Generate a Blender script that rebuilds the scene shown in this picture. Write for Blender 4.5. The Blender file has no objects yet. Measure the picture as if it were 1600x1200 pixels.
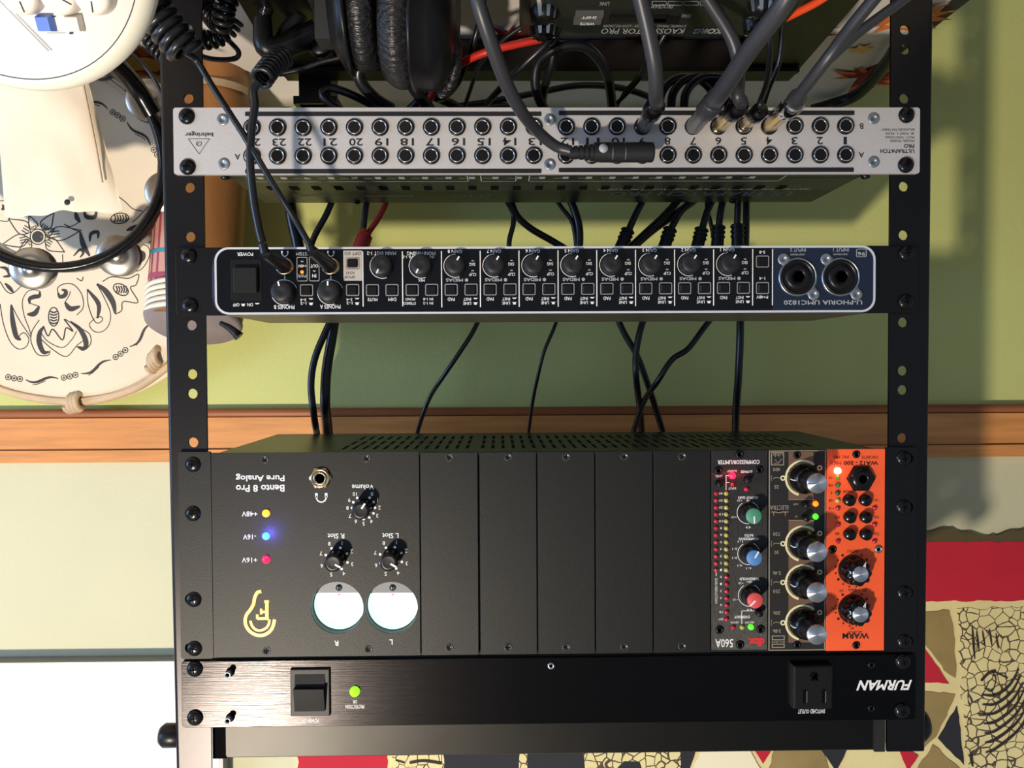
import bpy, math, random
from mathutils import Vector, Matrix, noise
S = bpy.context.scene
C = S.collection
R = math.radians
rnd = random.Random(7)

# ------------------------------------------------------------------ camera
FPX = 1294.0
CAM = Vector((0, -0.5412, 1.0))
def cam_basis(vx, vy, s):
    f = Vector((-(800 - vx) / FPX, 1, (600 - vy) / FPX)).normalized()
    r = Vector((-1, 0, 0)); r = (r - r.dot(f) * f).normalized()
    d = f.cross(r)
    if d.z < 0: d = -d
    c = math.sqrt(1 - s * s)
    return f, r * c + d * s, d * c - r * s
CF, CR, CD = cam_basis(780.5, 569.3, 0.0052)
def P(px, py, y=-0.003):
    """the point of the vertical plane at depth y that is seen at pixel px, py of the 1600 x 1200 frame"""
    d = CF + CR * ((px - 800) / FPX) + CD * ((py - 600) / FPX)
    return CAM + d * ((y - CAM.y) / d.y)
cd = bpy.data.cameras.new('camera'); cam = bpy.data.objects.new('camera', cd); C.objects.link(cam)
cam.matrix_world = Matrix(((CR.x, -CD.x, -CF.x, CAM.x), (CR.y, -CD.y, -CF.y, CAM.y), (CR.z, -CD.z, -CF.z, CAM.z), (0, 0, 0, 1)))
cd.sensor_width = 36; cd.lens = FPX * 36 / 1600; cd.clip_start = 0.02
S.camera = cam

# ------------------------------------------------------------------ light
w = bpy.data.worlds.new('world'); S.world = w; w.use_nodes = True
w.node_tree.nodes['Background'].inputs[0].default_value = (0.66, 0.80, 1.0, 1)
w.node_tree.nodes['Background'].inputs[1].default_value = 0.31
def lamp(name, kind, loc, target, energy, color, size, size_y=None):
    l = bpy.data.lights.new(name, kind); l.energy = energy; l.color = color
    if kind == 'AREA':
        l.shape = 'DISK' if size_y is None else 'RECTANGLE'; l.size = size
        if size_y: l.size_y = size_y
    o = bpy.data.objects.new(name, l); C.objects.link(o); o.location = loc
    o.rotation_euler = (Vector(target) - Vector(loc)).to_track_quat('-Z', 'Y').to_euler()
    return o
lamp('key_lamp', 'AREA', (0.465, -0.98, 1.69), (0.48, 0.25, 1.0), 21, (1.0, 0.88, 0.73), 0.075)
lamp('window_light', 'AREA', (2.1, -0.9, 1.05), (0, 0.0, 0.95), 30, (0.36, 0.58, 1.0), 0.9, 0.9)
vs = S.view_settings
vs.view_transform = 'Standard'; vs.look = 'None'; vs.gamma = 1; vs.use_curve_mapping = False; vs.exposure = 0.0

# ------------------------------------------------------------------ materials
def lin(c):
    c = c / 255
    return c / 12.92 if c <= .04045 else ((c + .055) / 1.055) ** 2.4
def rgb(r, g, b): return (lin(r), lin(g), lin(b), 1)
MATS = {}
def mat(name, col, rough=.5, metal=0, emit=None, es=0, bump=0, bscale=300, stretch=(1, 1, 1), var=0, vscale=20, spec=.5, coat=0, alpha=1, trans=0):
    m = bpy.data.materials.new(name); m.use_nodes = True
    nt = m.node_tree; b = nt.nodes['Principled BSDF']
    b.inputs['Base Color'].default_value = col
    b.inputs['Roughness'].default_value = rough; b.inputs['Metallic'].default_value = metal
    b.inputs['Specular IOR Level'].default_value = spec
    if coat: b.inputs['Coat Weight'].default_value = coat; b.inputs['Coat Roughness'].default_value = .08
    if trans: b.inputs['Transmission Weight'].default_value = trans
    if emit: b.inputs['Emission Color'].default_value = emit; b.inputs['Emission Strength'].default_value = es
    if bump or var:
        tc = nt.nodes.new('ShaderNodeTexCoord'); mp = nt.nodes.new('ShaderNodeMapping'); mp.inputs['Scale'].default_value = stretch
        nt.links.new(tc.outputs['Object'], mp.inputs[0])
    if bump:
        n = nt.nodes.new('ShaderNodeTexNoise'); n.inputs['Scale'].default_value = bscale; n.inputs['Detail'].default_value = 4
        bp = nt.nodes.new('ShaderNodeBump'); bp.inputs['Strength'].default_value = bump; bp.inputs['Distance'].default_value = .0006
        nt.links.new(mp.outputs[0], n.inputs[0]); nt.links.new(n.outputs[0], bp.inputs['Height']); nt.links.new(bp.outputs[0], b.inputs['Normal'])
    if var:
        n = nt.nodes.new('ShaderNodeTexNoise'); n.inputs['Scale'].default_value = vscale; n.inputs['Detail'].default_value = 5
        nt.links.new(mp.outputs[0], n.inputs[0])
        mr = nt.nodes.new('ShaderNodeMapRange'); mr.inputs[1].default_value = .3; mr.inputs[2].default_value = .7
        mr.inputs[3].default_value = 1 - var; mr.inputs[4].default_value = 1 + var
        nt.links.new(n.outputs[0], mr.inputs[0])
        mx = nt.nodes.new('ShaderNodeVectorMath'); mx.operation = 'SCALE'; mx.inputs[0].default_value = col[:3]
        nt.links.new(mr.outputs[0], mx.inputs['Scale']); nt.links.new(mx.outputs[0], b.inputs['Base Color'])
    MATS[name] = m
    return m
M_green = mat('green_wall_paint', rgb(196, 199, 122), .75, bump=.5, bscale=260, var=.03, vscale=9)
M_cream = mat('cream_wall_paint', rgb(201, 198, 165), .75, bump=.5, bscale=260, var=.03, vscale=9)
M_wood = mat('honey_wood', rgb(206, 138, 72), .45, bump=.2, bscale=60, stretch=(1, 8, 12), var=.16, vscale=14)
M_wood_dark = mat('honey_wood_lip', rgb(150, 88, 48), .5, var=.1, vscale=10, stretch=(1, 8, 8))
M_floor = mat('oak_floor', rgb(120, 84, 54), .5, var=.15, stretch=(1, 10, 1))
M_ceil = mat('white_ceiling', rgb(215, 212, 200), .8)
M_rail = mat('rack_black', rgb(54, 52, 52), .34, metal=.97, bump=.06, bscale=1500)
M_bar = mat('rack_bar_satin', rgb(47, 46, 44), .385, metal=.97, bump=.06, bscale=40, var=.06, vscale=25)
M_matte = mat('matte_black', rgb(20, 20, 21), .6)
M_hole = mat('hole_black', rgb(4, 4, 5), .9, spec=.1)
M_silver = mat('silver_plate', rgb(196, 192, 190), .42, metal=.25, bump=.3, bscale=2500, var=.03, vscale=700)
M_ink = mat('black_ink', rgb(16, 15, 16), .6)
M_white = mat('white_ink', rgb(225, 225, 225), .5)
M_grey_ink = mat('grey_ink', rgb(158, 160, 162), .5)
M_chrome = mat('chrome', rgb(215, 215, 215), .14, metal=1)
M_steel = mat('steel', rgb(170, 175, 180), .3, metal=1)
M_spun = mat('spun_aluminium', rgb(225, 225, 230), .32, metal=1)
_b = M_spun.node_tree.nodes['Principled BSDF']; _b.inputs['Anisotropic'].default_value = .85; _b.inputs['Anisotropic Rotation'].default_value = .25
_t = M_spun.node_tree.nodes.new('ShaderNodeTangent'); _t.direction_type = 'RADIAL'; _t.axis = 'Y'; M_spun.node_tree.links.new(_t.outputs[0], _b.inputs['Tangent'])
M_screw = mat('black_screw', rgb(26, 26, 28), .25, metal=.5)
M_nickel = mat('warm_nickel', rgb(200, 180, 145), .22, metal=1)
M_gold = mat('gold', rgb(220, 190, 125), .2, metal=1)
M_chassis = mat('chassis_black', rgb(40, 42, 38), .36, metal=.3, bump=.15, bscale=1200)
M_panel = mat('charcoal_panel', rgb(45, 45, 44), .46, metal=.85, bump=.15, bscale=1800)
M_blank = mat('charcoal_blank', rgb(47, 47, 46), .45, metal=.85, bump=.15, bscale=1800)
M_brushed = mat('brushed_black', rgb(37, 35, 35), .215, metal=.97, bump=.12, bscale=30, stretch=(1, 60, 60))
M_gloss = mat('gloss_black', rgb(8, 8, 11), .22, bump=.05, spec=.4)
M_gloss_blue = mat('gloss_navy', rgb(24, 34, 52), .25)
M_bezel = mat('bezel_silver', rgb(222, 222, 224), .3, metal=.35)
M_knob = mat('knob_black', rgb(18, 18, 20), .35, spec=.3)
M_knob_soft = mat('knob_rubber', rgb(34, 34, 36), .45, spec=.25)
M_button = mat('button_black', rgb(20, 20, 21), .4, spec=.22)
M_cable = mat('cable_black', rgb(20, 21, 25), .32)
M_cable_grey = mat('cable_charcoal', rgb(48, 48, 52), .4)
M_red = mat('red_cable', rgb(188, 40, 28), .4)
M_orange_c = mat('orange_cable', rgb(235, 80, 35), .4)
M_leather = mat('black_leather', rgb(26, 25, 28), .32, bump=1.0, bscale=70, stretch=(.8, 5, 5))
M_leather.node_tree.nodes['Bump'].inputs['Distance'].default_value = .0022
M_orange = mat('orange_panel', rgb(240, 92, 44), .5, bump=.2, bscale=1500)
M_brown = mat('brown_panel', rgb(104, 80, 62), .55)
M_tan_ink = mat('tan_ink', rgb(150, 138, 116), .5)
M_cream_ink = mat('cream_ink', rgb(226, 216, 170), .5)
M_dbx = mat('brushed_dark', rgb(40, 39, 38), .36, metal=.6, bump=.5, bscale=150, stretch=(60, 60, 1))
M_redink = mat('red_ink', rgb(205, 40, 44), .5)
def led(name, c, es): return mat(name, rgb(*c), .2, emit=rgb(*c), es=es)
L_amber = led('led_amber', (255, 150, 40), 2.6)
L_blue = led('led_blue', (50, 110, 255), 6)
L_redb = led('led_red', (255, 20, 50), 5)
L_green = led('led_green', (60, 255, 30), 3)
L_orange = led('led_orange', (255, 90, 15), 4)
L_logo = led('logo_amber', (255, 180, 85), 1.9)
L_meter = led('meter_white', (215, 255, 244), 1.25)
D_red = mat('lens_red', rgb(170, 25, 45), .15, coat=1)
D_yel = mat('lens_yellow', rgb(176, 166, 84), .15, coat=1)
D_grn = mat('lens_green', rgb(50, 110, 60), .15, coat=1)
M_capg = mat('cap_green', rgb(70, 140, 110), .5)
M_capb = mat('cap_blue', rgb(75, 125, 180), .5)
M_capr = mat('cap_red', rgb(205, 75, 75), .5)
M_skin = mat('hide_skin', rgb(216, 203, 178), .6, var=.05, vscale=14, bump=.2, bscale=80)
M_hide = mat('rawhide', rgb(198, 172, 138), .55, var=.14, vscale=30, bump=.8, bscale=60)
M_pale = mat('pale_hide', rgb(238, 226, 200), .6, var=.04, vscale=16, bump=.5, bscale=30)
M_ink_d = mat('drum_ink', rgb(36, 32, 30), .6)
M_tallwood = mat('tall_wood', rgb(160, 110, 62), .5, var=.35, vscale=11, stretch=(2, 2, .6))
M_greyhide = mat('grey_drumhead', rgb(128, 118, 118), .6, var=.08, vscale=30)
M_pink = mat('pink_print', rgb(205, 150, 130), .6)
M_pinkd = mat('rose_print', rgb(165, 70, 90), .6)
M_teal = mat('teal_print', rgb(60, 140, 150), .6)
M_rope = mat('white_rope', rgb(222, 210, 190), .7, bump=.6, bscale=300)
M_jingle = mat('jingle_metal', rgb(176, 170, 160), .34, metal=1)
M_cloth = mat('white_cloth', rgb(214, 206, 198), .8, bump=.3, bscale=500, var=.03)
M_sun_o = mat('sun_orange', rgb(205, 110, 50), .8, var=.2, vscale=80)
M_sun_y = mat('sun_yellow', rgb(222, 180, 95), .8, var=.1, vscale=80)
M_sun_r = mat('sun_maroon', rgb(140, 40, 32), .8, var=.2, vscale=80)
M_plastic = mat('ivory_plastic', rgb(232, 226, 208), .4)
M_plastic_w = mat('white_face', rgb(240, 238, 232), .4)
M_knob_w = mat('pale_knob', rgb(222, 212, 200), .45)
M_blueb = mat('blue_button', rgb(60, 110, 205), .4)
M_board = mat('white_board', rgb(245, 245, 245), .6, bump=.3, bscale=200)
M_board_e = mat('board_edge', rgb(205, 198, 190), .6)
M_batik = mat('batik_cream', rgb(226, 210, 150), .8, var=.07, vscale=20, bump=.3, bscale=400)
M_bred = mat('batik_red', rgb(190, 24, 48), .8, var=.07, vscale=20, bump=.3, bscale=400)
M_btan = mat('batik_olive', rgb(150, 128, 78), .8, var=.14, vscale=24, bump=.3, bscale=400)
M_bblack = mat('batik_black', rgb(34, 34, 40), .8, bump=.3, bscale=400)
M_bink = mat('batik_ink', rgb(44, 36, 30), .8)

# ------------------------------------------------------------------ helpers
WM = {}
def reg(o, parent=None, world=None, label=None, cat=None, group=None, kind=None):
    world = world or Matrix.Identity(4)
    C.objects.link(o)
    if parent is not None:
        o.parent = parent; o.matrix_parent_inverse = WM[parent.name].inverted()
    o.matrix_basis = world
    WM[o.name] = world
    if label: o['label'] = label
    if cat: o['category'] = cat
    if group: o['group'] = group
    if kind: o['kind'] = kind
    elif 'lettering' in o.name or o.name.split('.')[0] in ('vent_slots', 'mode_switch_row', 'chrome_flutes', 'display_frame', 'face_lines'): o['kind'] = 'stuff'
    return o
def thing(name, label, cat, loc, group=None):
    o = bpy.data.objects.new(name, None); o.empty_display_size = .01
    return reg(o, None, Matrix.Translation(Vector(loc)), label, cat, group)
def ortho(ax):
    ax = Vector(ax).normalized()
    t = Vector((0, 0, 1)) if abs(ax.z) < .9 else Vector((1, 0, 0))
    u = t.cross(ax).normalized(); return ax, u, ax.cross(u)
def catmull(pts, k=6):
    pts = [Vector(p) for p in pts]
    if len(pts) < 3: return pts
    q = [2 * pts[0] - pts[1]] + pts + [2 * pts[-1] - pts[-2]]
    out = []
    for i in range(1, len(q) - 2):
        for j in range(k):
            t = j / k; a, b, c, d = q[i - 1], q[i], q[i + 1], q[i + 2]
            out.append(.5 * (2 * b + (c - a) * t + (2 * a - 5 * b + 4 * c - d) * t * t + (3 * b - a - 3 * c + d) * t ** 3))
    out.append(pts[-1]); return out
class MB:
    def __init__(s): s.v = []; s.f = []; s.m = []; s.sm = []
    def add(s, vs_, fs, mi=0, smooth=False):
        n = len(s.v); s.v += [tuple(x) for x in vs_]
        for f in fs: s.f.append([i + n for i in f]); s.m.append(mi); s.sm.append(smooth)
        return s
    def box(s, a, b, mi=0, M=None):
        x0, y0, z0 = a; x1, y1, z1 = b
        vs_ = [Vector(p) for p in ((x0, y0, z0), (x1, y0, z0), (x1, y1, z0), (x0, y1, z0), (x0, y0, z1), (x1, y0, z1), (x1, y1, z1), (x0, y1, z1))]
        if M: vs_ = [M @ p for p in vs_]
        return s.add(vs_, [(0, 3, 2, 1), (4, 5, 6, 7), (0, 1, 5, 4), (1, 2, 6, 5), (2, 3, 7, 6), (3, 0, 4, 7)], mi)
    def prism(s, pts, y0, y1, ch=0, mi=0, M=None):
        """outline pts (x, z) counter-clockwise seen from the camera side, back at y0, front at y1 < y0, front edge chamfered by ch"""
        n = len(pts); cx = sum(p[0] for p in pts) / n; cz = sum(p[1] for p in pts) / n
        if sum(pts[i][0] * pts[(i + 1) % n][1] - pts[(i + 1) % n][0] * pts[i][1] for i in range(n)) < 0: pts = pts[::-1]
        rings = [[Vector((x, y0, z)) for x, z in pts]]
        if ch:
            rings.append([Vector((x, y1 + ch, z)) for x, z in pts])
            ins = []
            for i in range(n):
                a, b, c = Vector(pts[i - 1]), Vector(pts[i]), Vector(pts[(i + 1) % n])
                d1 = (b - a).normalized(); d2 = (c - b).normalized()
                nn = Vector((-(d1.y + d2.y), d1.x + d2.x)); nn = nn.normalized() / max(.5, math.sqrt(max(.25, (1 + d1.dot(d2)) / 2)))
                q = b + nn * ch; ins.append(Vector((q.x, y1, q.y)))
            rings.append(ins)
        else: rings.append([Vector((x, y1, z)) for x, z in pts])
        vs_ = [p for r in rings for p in r]
        if M: vs_ = [M @ p for p in vs_]
        fs = []
        for k in range(len(rings) - 1):
            for i in range(n):
                j = (i + 1) % n; fs.append((k * n + i, k * n + j, (k + 1) * n + j, (k + 1) * n + i))
        L = (len(rings) - 1) * n
        fs.append([L + i for i in range(n)]); fs.append([i for i in range(n)][::-1])
        return s.add(vs_, fs, mi)
    def lathe(s, o, prof, n=24, ax=(0, -1, 0), mi=0, smooth=True, scal=0, k=0, scal_from=None):
        """profile of (radius, height along ax); scal: scallop depth, k lobes"""
        a, u, v = ortho(ax); o = Vector(o); base = len(s.v); vs_ = []; fs = []
        for r, h in prof:
            for i in range(n):
                t = 2 * math.pi * i / n
                rr = r * (1 - scal * (.5 + .5 * math.cos(k * t))) if scal and r > (scal_from or 0) else r
                vs_.append(o + a * h + u * (rr * math.cos(t)) + v * (rr * math.sin(t)))
        for q in range(len(prof) - 1):
            for i in range(n):
                j = (i + 1) % n; fs.append((q * n + i, q * n + j, (q + 1) * n + j, (q + 1) * n + i))
        s.add(vs_, fs, mi, smooth)
        if prof[-1][0] > 1e-6: s.add([vs_[(len(prof) - 1) * n + i] for i in range(n)], [list(range(n))], mi)
        if prof[0][0] > 1e-6: s.add([vs_[i] for i in range(n)], [list(range(n))[::-1]], mi)
        return s
    def tube(s, pts, r, n=10, mi=0, k=6, cat=True, cap=True):
        pp = catmull(pts, k) if cat else [Vector(p) for p in pts]
        m = len(pp); t0 = (pp[1] - pp[0]).normalized(); _, u, _v = ortho(t0); vs_ = []
        for i in range(m):
            t = (pp[min(i + 1, m - 1)] - pp[max(i - 1, 0)]).normalized()
            u = (u - u.dot(t) * t).normalized(); v = t.cross(u)
            rr = r(i / (m - 1)) if callable(r) else r
            for j in range(n):
                a = 2 * math.pi * j / n; vs_.append(pp[i] + (u * math.cos(a) + v * math.sin(a)) * rr)
        fs = [(i * n + j, i * n + (j + 1) % n, (i + 1) * n + (j + 1) % n, (i + 1) * n + j) for i in range(m - 1) for j in range(n)]
        s.add(vs_, fs, mi, True)
        if cap: s.add(vs_[:n], [list(range(n))[::-1]], mi); s.add(vs_[-n:], [list(range(n))], mi)
        return s
    def arc(s, c, r, a0, a1, wd, y, n=24, mi=0, M=None):
        """flat ring segment in the x-z plane at depth y, angles from +x towards +z"""
        vs_ = []; fs = []
        for i in range(n + 1):
            t = R(a0 + (a1 - a0) * i / n)
            for q in (r - wd / 2, r + wd / 2): vs_.append(Vector((c[0] + q * math.cos(t), y, c[1] + q * math.sin(t))))
        if M: vs_ = [M @ p for p in vs_]
        for i in range(n): fs.append((2 * i, 2 * i + 1, 2 * i + 3, 2 * i + 2))
        return s.add(vs_, fs, mi)
    def stroke(s, pts, wd, to3, k=5, mi=0):
        """flat ribbon through 2-D points; to3 maps a 2-D point to the surface; wd is a width or a function of 0..1"""
        pp = catmull([(p[0], p[1], 0) for p in pts], k); m = len(pp); vs_ = []
        for i in range(m):
            t = (pp[min(i + 1, m - 1)] - pp[max(i - 1, 0)]); t = t.normalized() if t.length > 0 else Vector((1, 0, 0)); nrm = Vector((-t.y, t.x, 0))
            q = wd(i / (m - 1)) if callable(wd) else wd
            a = pp[i] + nrm * q / 2; b = pp[i] - nrm * q / 2; vs_ += [to3(a.x, a.y), to3(b.x, b.y)]
        return s.add(vs_, [(2 * i, 2 * i + 1, 2 * i + 3, 2 * i + 2) for i in range(m - 1)], mi)
    def mesh(s, name):
        me = bpy.data.meshes.new(name); me.from_pydata(s.v, [], s.f)
        me.polygons.foreach_set('material_index', s.m); me.polygons.foreach_set('use_smooth', s.sm)
        me.update(); return me
    def build(s, name, m, parent=None, world=None, **kw):
        me = s.mesh(name)
        for x in (m if isinstance(m, (list, tuple)) else [m]): me.materials.append(x)
        return reg(bpy.data.objects.new(name, me), parent, world, **kw)
def inst(me, name, parent, world, **kw): return reg(bpy.data.objects.new(name, me), parent, world, **kw)
def T(p): return Matrix.Translation(Vector(p))
def struct(o): o['kind'] = 'structure'; return o

_tc = {}
def text_geo(st, bold=0):
    k = (st, bold)
    if k in _tc: return _tc[k]
    cu = bpy.data.curves.new('t', 'FONT'); cu.body = st; cu.size = 1; cu.offset = bold; cu.resolution_u = 2
    cu.align_x = 'LEFT'
    o = bpy.data.objects.new('t', cu); C.objects.link(o)
    me = bpy.data.meshes.new_from_object(o.evaluated_get(bpy.context.evaluated_depsgraph_get()))
    v = [(p.co.x, p.co.y) for p in me.vertices]; f = [list(p.vertices) for p in me.polygons]
    bpy.data.objects.remove(o); bpy.data.curves.remove(cu); bpy.data.meshes.remove(me)
    xs = [a for a, b in v]; ys = [b for a, b in v]
    _tc[k] = (v, f, min(xs), max(xs), min(ys), max(ys)); return _tc[k]
PXM = 2390.0
def text(mb, st, px, py, h, wpx=None, y=-.0032, bold=0, align='c', shear=0, M=None, mi=0, rot=0):
    """st upright in the world, centred on pixel px, py; h letter height and wpx width in pixels"""
    v, f, x0, x1, y0, y1 = text_geo(st, bold)
    sc = h / PXM / (y1 - y0); sx = (wpx / PXM / (x1 - x0)) if wpx else sc
    c = P(px, py, y)
    cr, sr = math.cos(R(rot)), math.sin(R(rot)); out = []
    for a, b in v:
        u = (a - (x0 + x1) / 2) * sx; 
        if align == 'l': u = (a - x0) * sx
        t = (b - (y0 + y1) / 2) * sc; u += shear * t
        u, t = u * cr - t * sr, u * sr + t * cr
        out.append(Vector((c.x + u, y, c.z + t)))
    mb.add(out, f, mi)
def rrect(x0, x1, z0, z1, r, n=5):
    pts = []
    for cx, cz, a in ((x1 - r, z1 - r, 0), (x0 + r, z1 - r, 90), (x0 + r, z0 + r, 180), (x1 - r, z0 + r, 270)):
        for i in range(n + 1):
            t = R(a + 90 * i / n); pts.append((cx + r * math.cos(t), cz + r * math.sin(t)))
    return pts
def circ(cx, cz, r, n=20): return [(cx + r * math.cos(2 * math.pi * i / n), cz + r * math.sin(2 * math.pi * i / n)) for i in range(n)]
def fill(mb, outline, holes, y0, y1, mi=0, smooth=False):
    """plate with real holes: outline and holes in (x, z), from y0 (back) to y1 (front)"""
    cu = bpy.data.curves.new('c', 'CURVE'); cu.dimensions = '2D'; cu.fill_mode = 'BOTH'; cu.extrude = abs(y0 - y1) / 2
    for lp in [outline] + holes:
        sp = cu.splines.new('POLY'); sp.points.add(len(lp) - 1); sp.use_cyclic_u = True
        for i, (x, z) in enumerate(lp): sp.points[i].co = (x, z, 0, 1)
    o = bpy.data.objects.new('c', cu); C.objects.link(o)
    me = bpy.data.meshes.new_from_object(o.evaluated_get(bpy.context.evaluated_depsgraph_get()))
    ym = (y0 + y1) / 2
    mb.add([Vector((p.co.x, ym - p.co.z, p.co.y)) for p in me.vertices], [list(p.vertices) for p in me.polygons], mi, smooth)
    bpy.data.objects.remove(o); bpy.data.curves.remove(cu); bpy.data.meshes.remove(me)
    return mb
def pxrect(x0, x1, y0, y1, y=-.003):
    a = P(x0, (y0 + y1) / 2, y); b = P(x1, (y0 + y1) / 2, y); c = P((x0 + x1) / 2, y0, y); d = P((x0 + x1) / 2, y1, y)
    return min(a.x, b.x), max(a.x, b.x), min(c.z, d.z), max(c.z, d.z)

# shared small meshes, modelled at the origin, facing -y
def make_shared():
    d = {}
    b = MB(); b.lathe((0, 0, 0), [(.0052, 0), (.0052, .0006), (.0047, .0016), (.0035, .0024), (.0018, .0028), (0, .0029)], 24)
    for a in (20, 110):
        c, s_ = math.cos(R(a)), math.sin(R(a)); M = Matrix.Rotation(-R(a), 4, 'Y')
        b.box((-.0021, -.00295, -.0004), (.0021, -.0025, .0004), 1, M)
    d['screw'] = b.mesh('mounting_screw'); [d['screw'].materials.append(m) for m in (M_screw, M_hole)]
    b = MB(); b.lathe((0, 0, 0), [(.0027, 0), (.0027, .0002), (.0022, .0004), (.0021, .0002), (0, .0002)], 18)
    for a in (35, 125):
        M = Matrix.Rotation(-R(a), 4, 'Y'); b.box((-.0015, -.0004, -.0003), (.0015, -.0001, .0003), 1, M)
    d['flat'] = b.mesh('panel_screw'); [d['flat'].materials.append(m) for m in (mat('flat_screw', rgb(70, 70, 68), .35, metal=.6), M_hole)]
    b = MB(); b.lathe((0, 0, 0), [(.0038, 0), (.0038, .0004), (.0033, .0008), (.0015, .0009), (.0013, .0004), (0, .0004)], 20)
    d['rivet'] = b.mesh('rivet'); d['rivet'].materials.append(mat('rivet_zinc', rgb(140, 148, 156), .38, metal=.7))
    b = MB(); b.lathe((0, 0, 0), [(.0055, 0), (.0055, .0012), (.0052, .0015), (.0045, .0015)], 28)
    b.lathe((0, 0, 0), [(.0046, .0010), (.0045, .0017), (.0041, .0019), (.0034, .0012), (.0034, -.0005)], 28, mi=1)
    b.lathe((0, 0, 0), [(.0034, -.0004), (.0033, -.0110), (0, -.0110)], 20, mi=2)
    d['jack'] = b.mesh('jack'); [d['jack'].materials.append(m) for m in (M_rail, M_chrome, M_hole)]
    return d
SH = make_shared()
def flat_screw(parent, px, py, y): inst(SH['flat'], 'panel_screw', parent, T(P(px, py, y)) @ Matrix.Rotation(rnd.random() * 3, 4, 'Y'))
def led_part(parent, px, py, r, m, y=-.003, name='indicator_light', h=1.0, label=None):
    c = P(px, py, y); r = r / PXM
    b = MB(); b.lathe(c, [(r, 0), (r, r * .3 * h), (r * .85, r * .75 * h), (r * .5, r * h), (0, r * 1.1 * h)], 14)
    return b.build(name, m, parent, label=label)
def mount(parent, pts, y=-.003, slot=True):
    for px, py in pts:
        c = P(px, py, y)
        inst(SH['screw'], 'mounting_screw', parent, T(c) @ Matrix.Rotation(rnd.random() * 3, 4, 'Y'))

# ------------------------------------------------------------------ setting
YW = .25                                    # the wall behind the rack
TZ = .744                                    # table top
zr0 = P(800, 636, YW).z; zr1 = P(800, 716, YW).z
MB().box((-2.2, YW, 0), (2.2, YW + .1, zr0 + .01)).build('wall_back', M_green, kind='structure')
MB().box((-2.2, YW, zr1 - .01), (2.2, YW + .1, 2.5)).build('wall_back_upper', M_cream, kind='structure')
MB().box((-2.2, -2.4, -.05), (2.2, YW + .1, 0)).build('floor', M_floor, kind='structure')
MB().box((-2.2, -2.4, 2.5), (2.2, YW + .1, 2.55)).build('ceiling', M_ceil, kind='structure')
h = zr1 - zr0
b = MB(); b.box((-2.2, YW - .010, zr0 + h * .16), (2.2, YW + .01, zr1 - h * .24)); b.box((-2.2, YW - .013, zr1 - h * .23), (2.2, YW + .01, zr1))
rl = b.build('trim_1', M_wood, kind='structure', label='honey wood rail running along the wall between green and cream paint')
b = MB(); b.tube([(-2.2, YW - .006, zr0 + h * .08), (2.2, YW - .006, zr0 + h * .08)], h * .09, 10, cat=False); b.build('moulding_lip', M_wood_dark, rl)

# ------------------------------------------------------------------ table and cloth
t = thing('side_table', 'black table under the printed cloth that carries the rack', 'table', (0, 0, 0))
MB().box((-.334, -.36, TZ - .03), (.9, YW - .004, TZ)).build('tabletop', M_matte, t)
for x in (-.31, .87):
    for y in (-.34, .22): MB().lathe((x, y, 0), [(.018, 0), (.022, TZ - .03)], 14, ax=(0, 0, 1)).build('leg', M_matte, t)
b = MB(); nx, ny = 90, 44; vs_ = []
def cloth_h(x, y):
    return TZ + .0012 + .0022 * (noise.noise(Vector((x * 14, y * 9, 0))) + .5) + .001 * noise.noise(Vector((x * 40, y * 40, 3))) + .014 * max(0, (y - .18) / .06) ** 1.5
for j in range(ny + 1):
    for i in range(nx + 1):
        x = -.322 + 1.16 * i / nx + .004 * math.sin(j * .5) * (i == 0); y = -.35 + (.588) * j / ny
        vs_.append((x, y, max(TZ + .0004, cloth_h(x, y))))
b.add(vs_, [(j * (nx + 1) + i, j * (nx + 1) + i + 1, (j + 1) * (nx + 1) + i + 1, (j + 1) * (nx + 1) + i) for j in range(ny) for i in range(nx)], 0, True)
cl = b.build('tablecloth', M_cloth, label='white cotton cloth printed with orange suns covering the black table', cat='tablecloth')
cl.modifiers.new('s', 'SOLIDIFY').thickness = .0008
def on_table(px, py, z=TZ + .003):
    d = CF + CR * ((px - 800) / FPX) + CD * ((py - 600) / FPX); return CAM + d * ((z - CAM.z) / d.z)
def sun(px, py, r, kinds, seed):
    q = random.Random(seed); c = on_table(px, py)
    def put(m, r0, n, spike, z):
        b = MB(); vs_ = [(c.x, c.y, TZ + z)]
        for i in range(2 * n):
            a = math.pi * i / n; rr = r0 * (1 if i % 2 == 0 else spike) * q.uniform(.85, 1.15); vs_.append((c.x + rr * math.cos(a), c.y + rr * math.sin(a), TZ + z))
        b.add(vs_, [(0, 1 + i, 1 + (i + 1) % (2 * n)) for i in range(2 * n)]); b.build('printed_sun', m, cl)
    for i, (m, k, n, sp) in enumerate(kinds): put(m, r * k, n, sp, .0040 + i * .0002)
sun(1352, 122, .034, [(M_sun_o, 1.15, 12, .6), (M_sun_r, .95, 14, .5)], 1)
sun(1345, 75, .011, [(M_sun_y, 1, 6, .5)], 2)
sun(1420, 28, .03, [(M_sun_o, 1, 12, .6), (M_sun_y, .5, 10, .9)], 3)
sun(222, 98, .034, [(M_sun_o, 1.1, 16, .6), (M_sun_r, .8, 14, .7), (M_sun_y, .5, 14, .95)], 4)
sun(800, 62, .03, [(M_sun_r, 1, 12, .5)], 5)
sun(1250, 52, .03, [(M_sun_r, 1, 12, .5)], 6)
sun(700, 150, .028, [(M_sun_o, 1, 12, .5), (M_sun_r, .6, 12, .6)], 7)
sun(1020, 66, .03, [(M_sun_r, 1, 12, .6)], 8)

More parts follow.
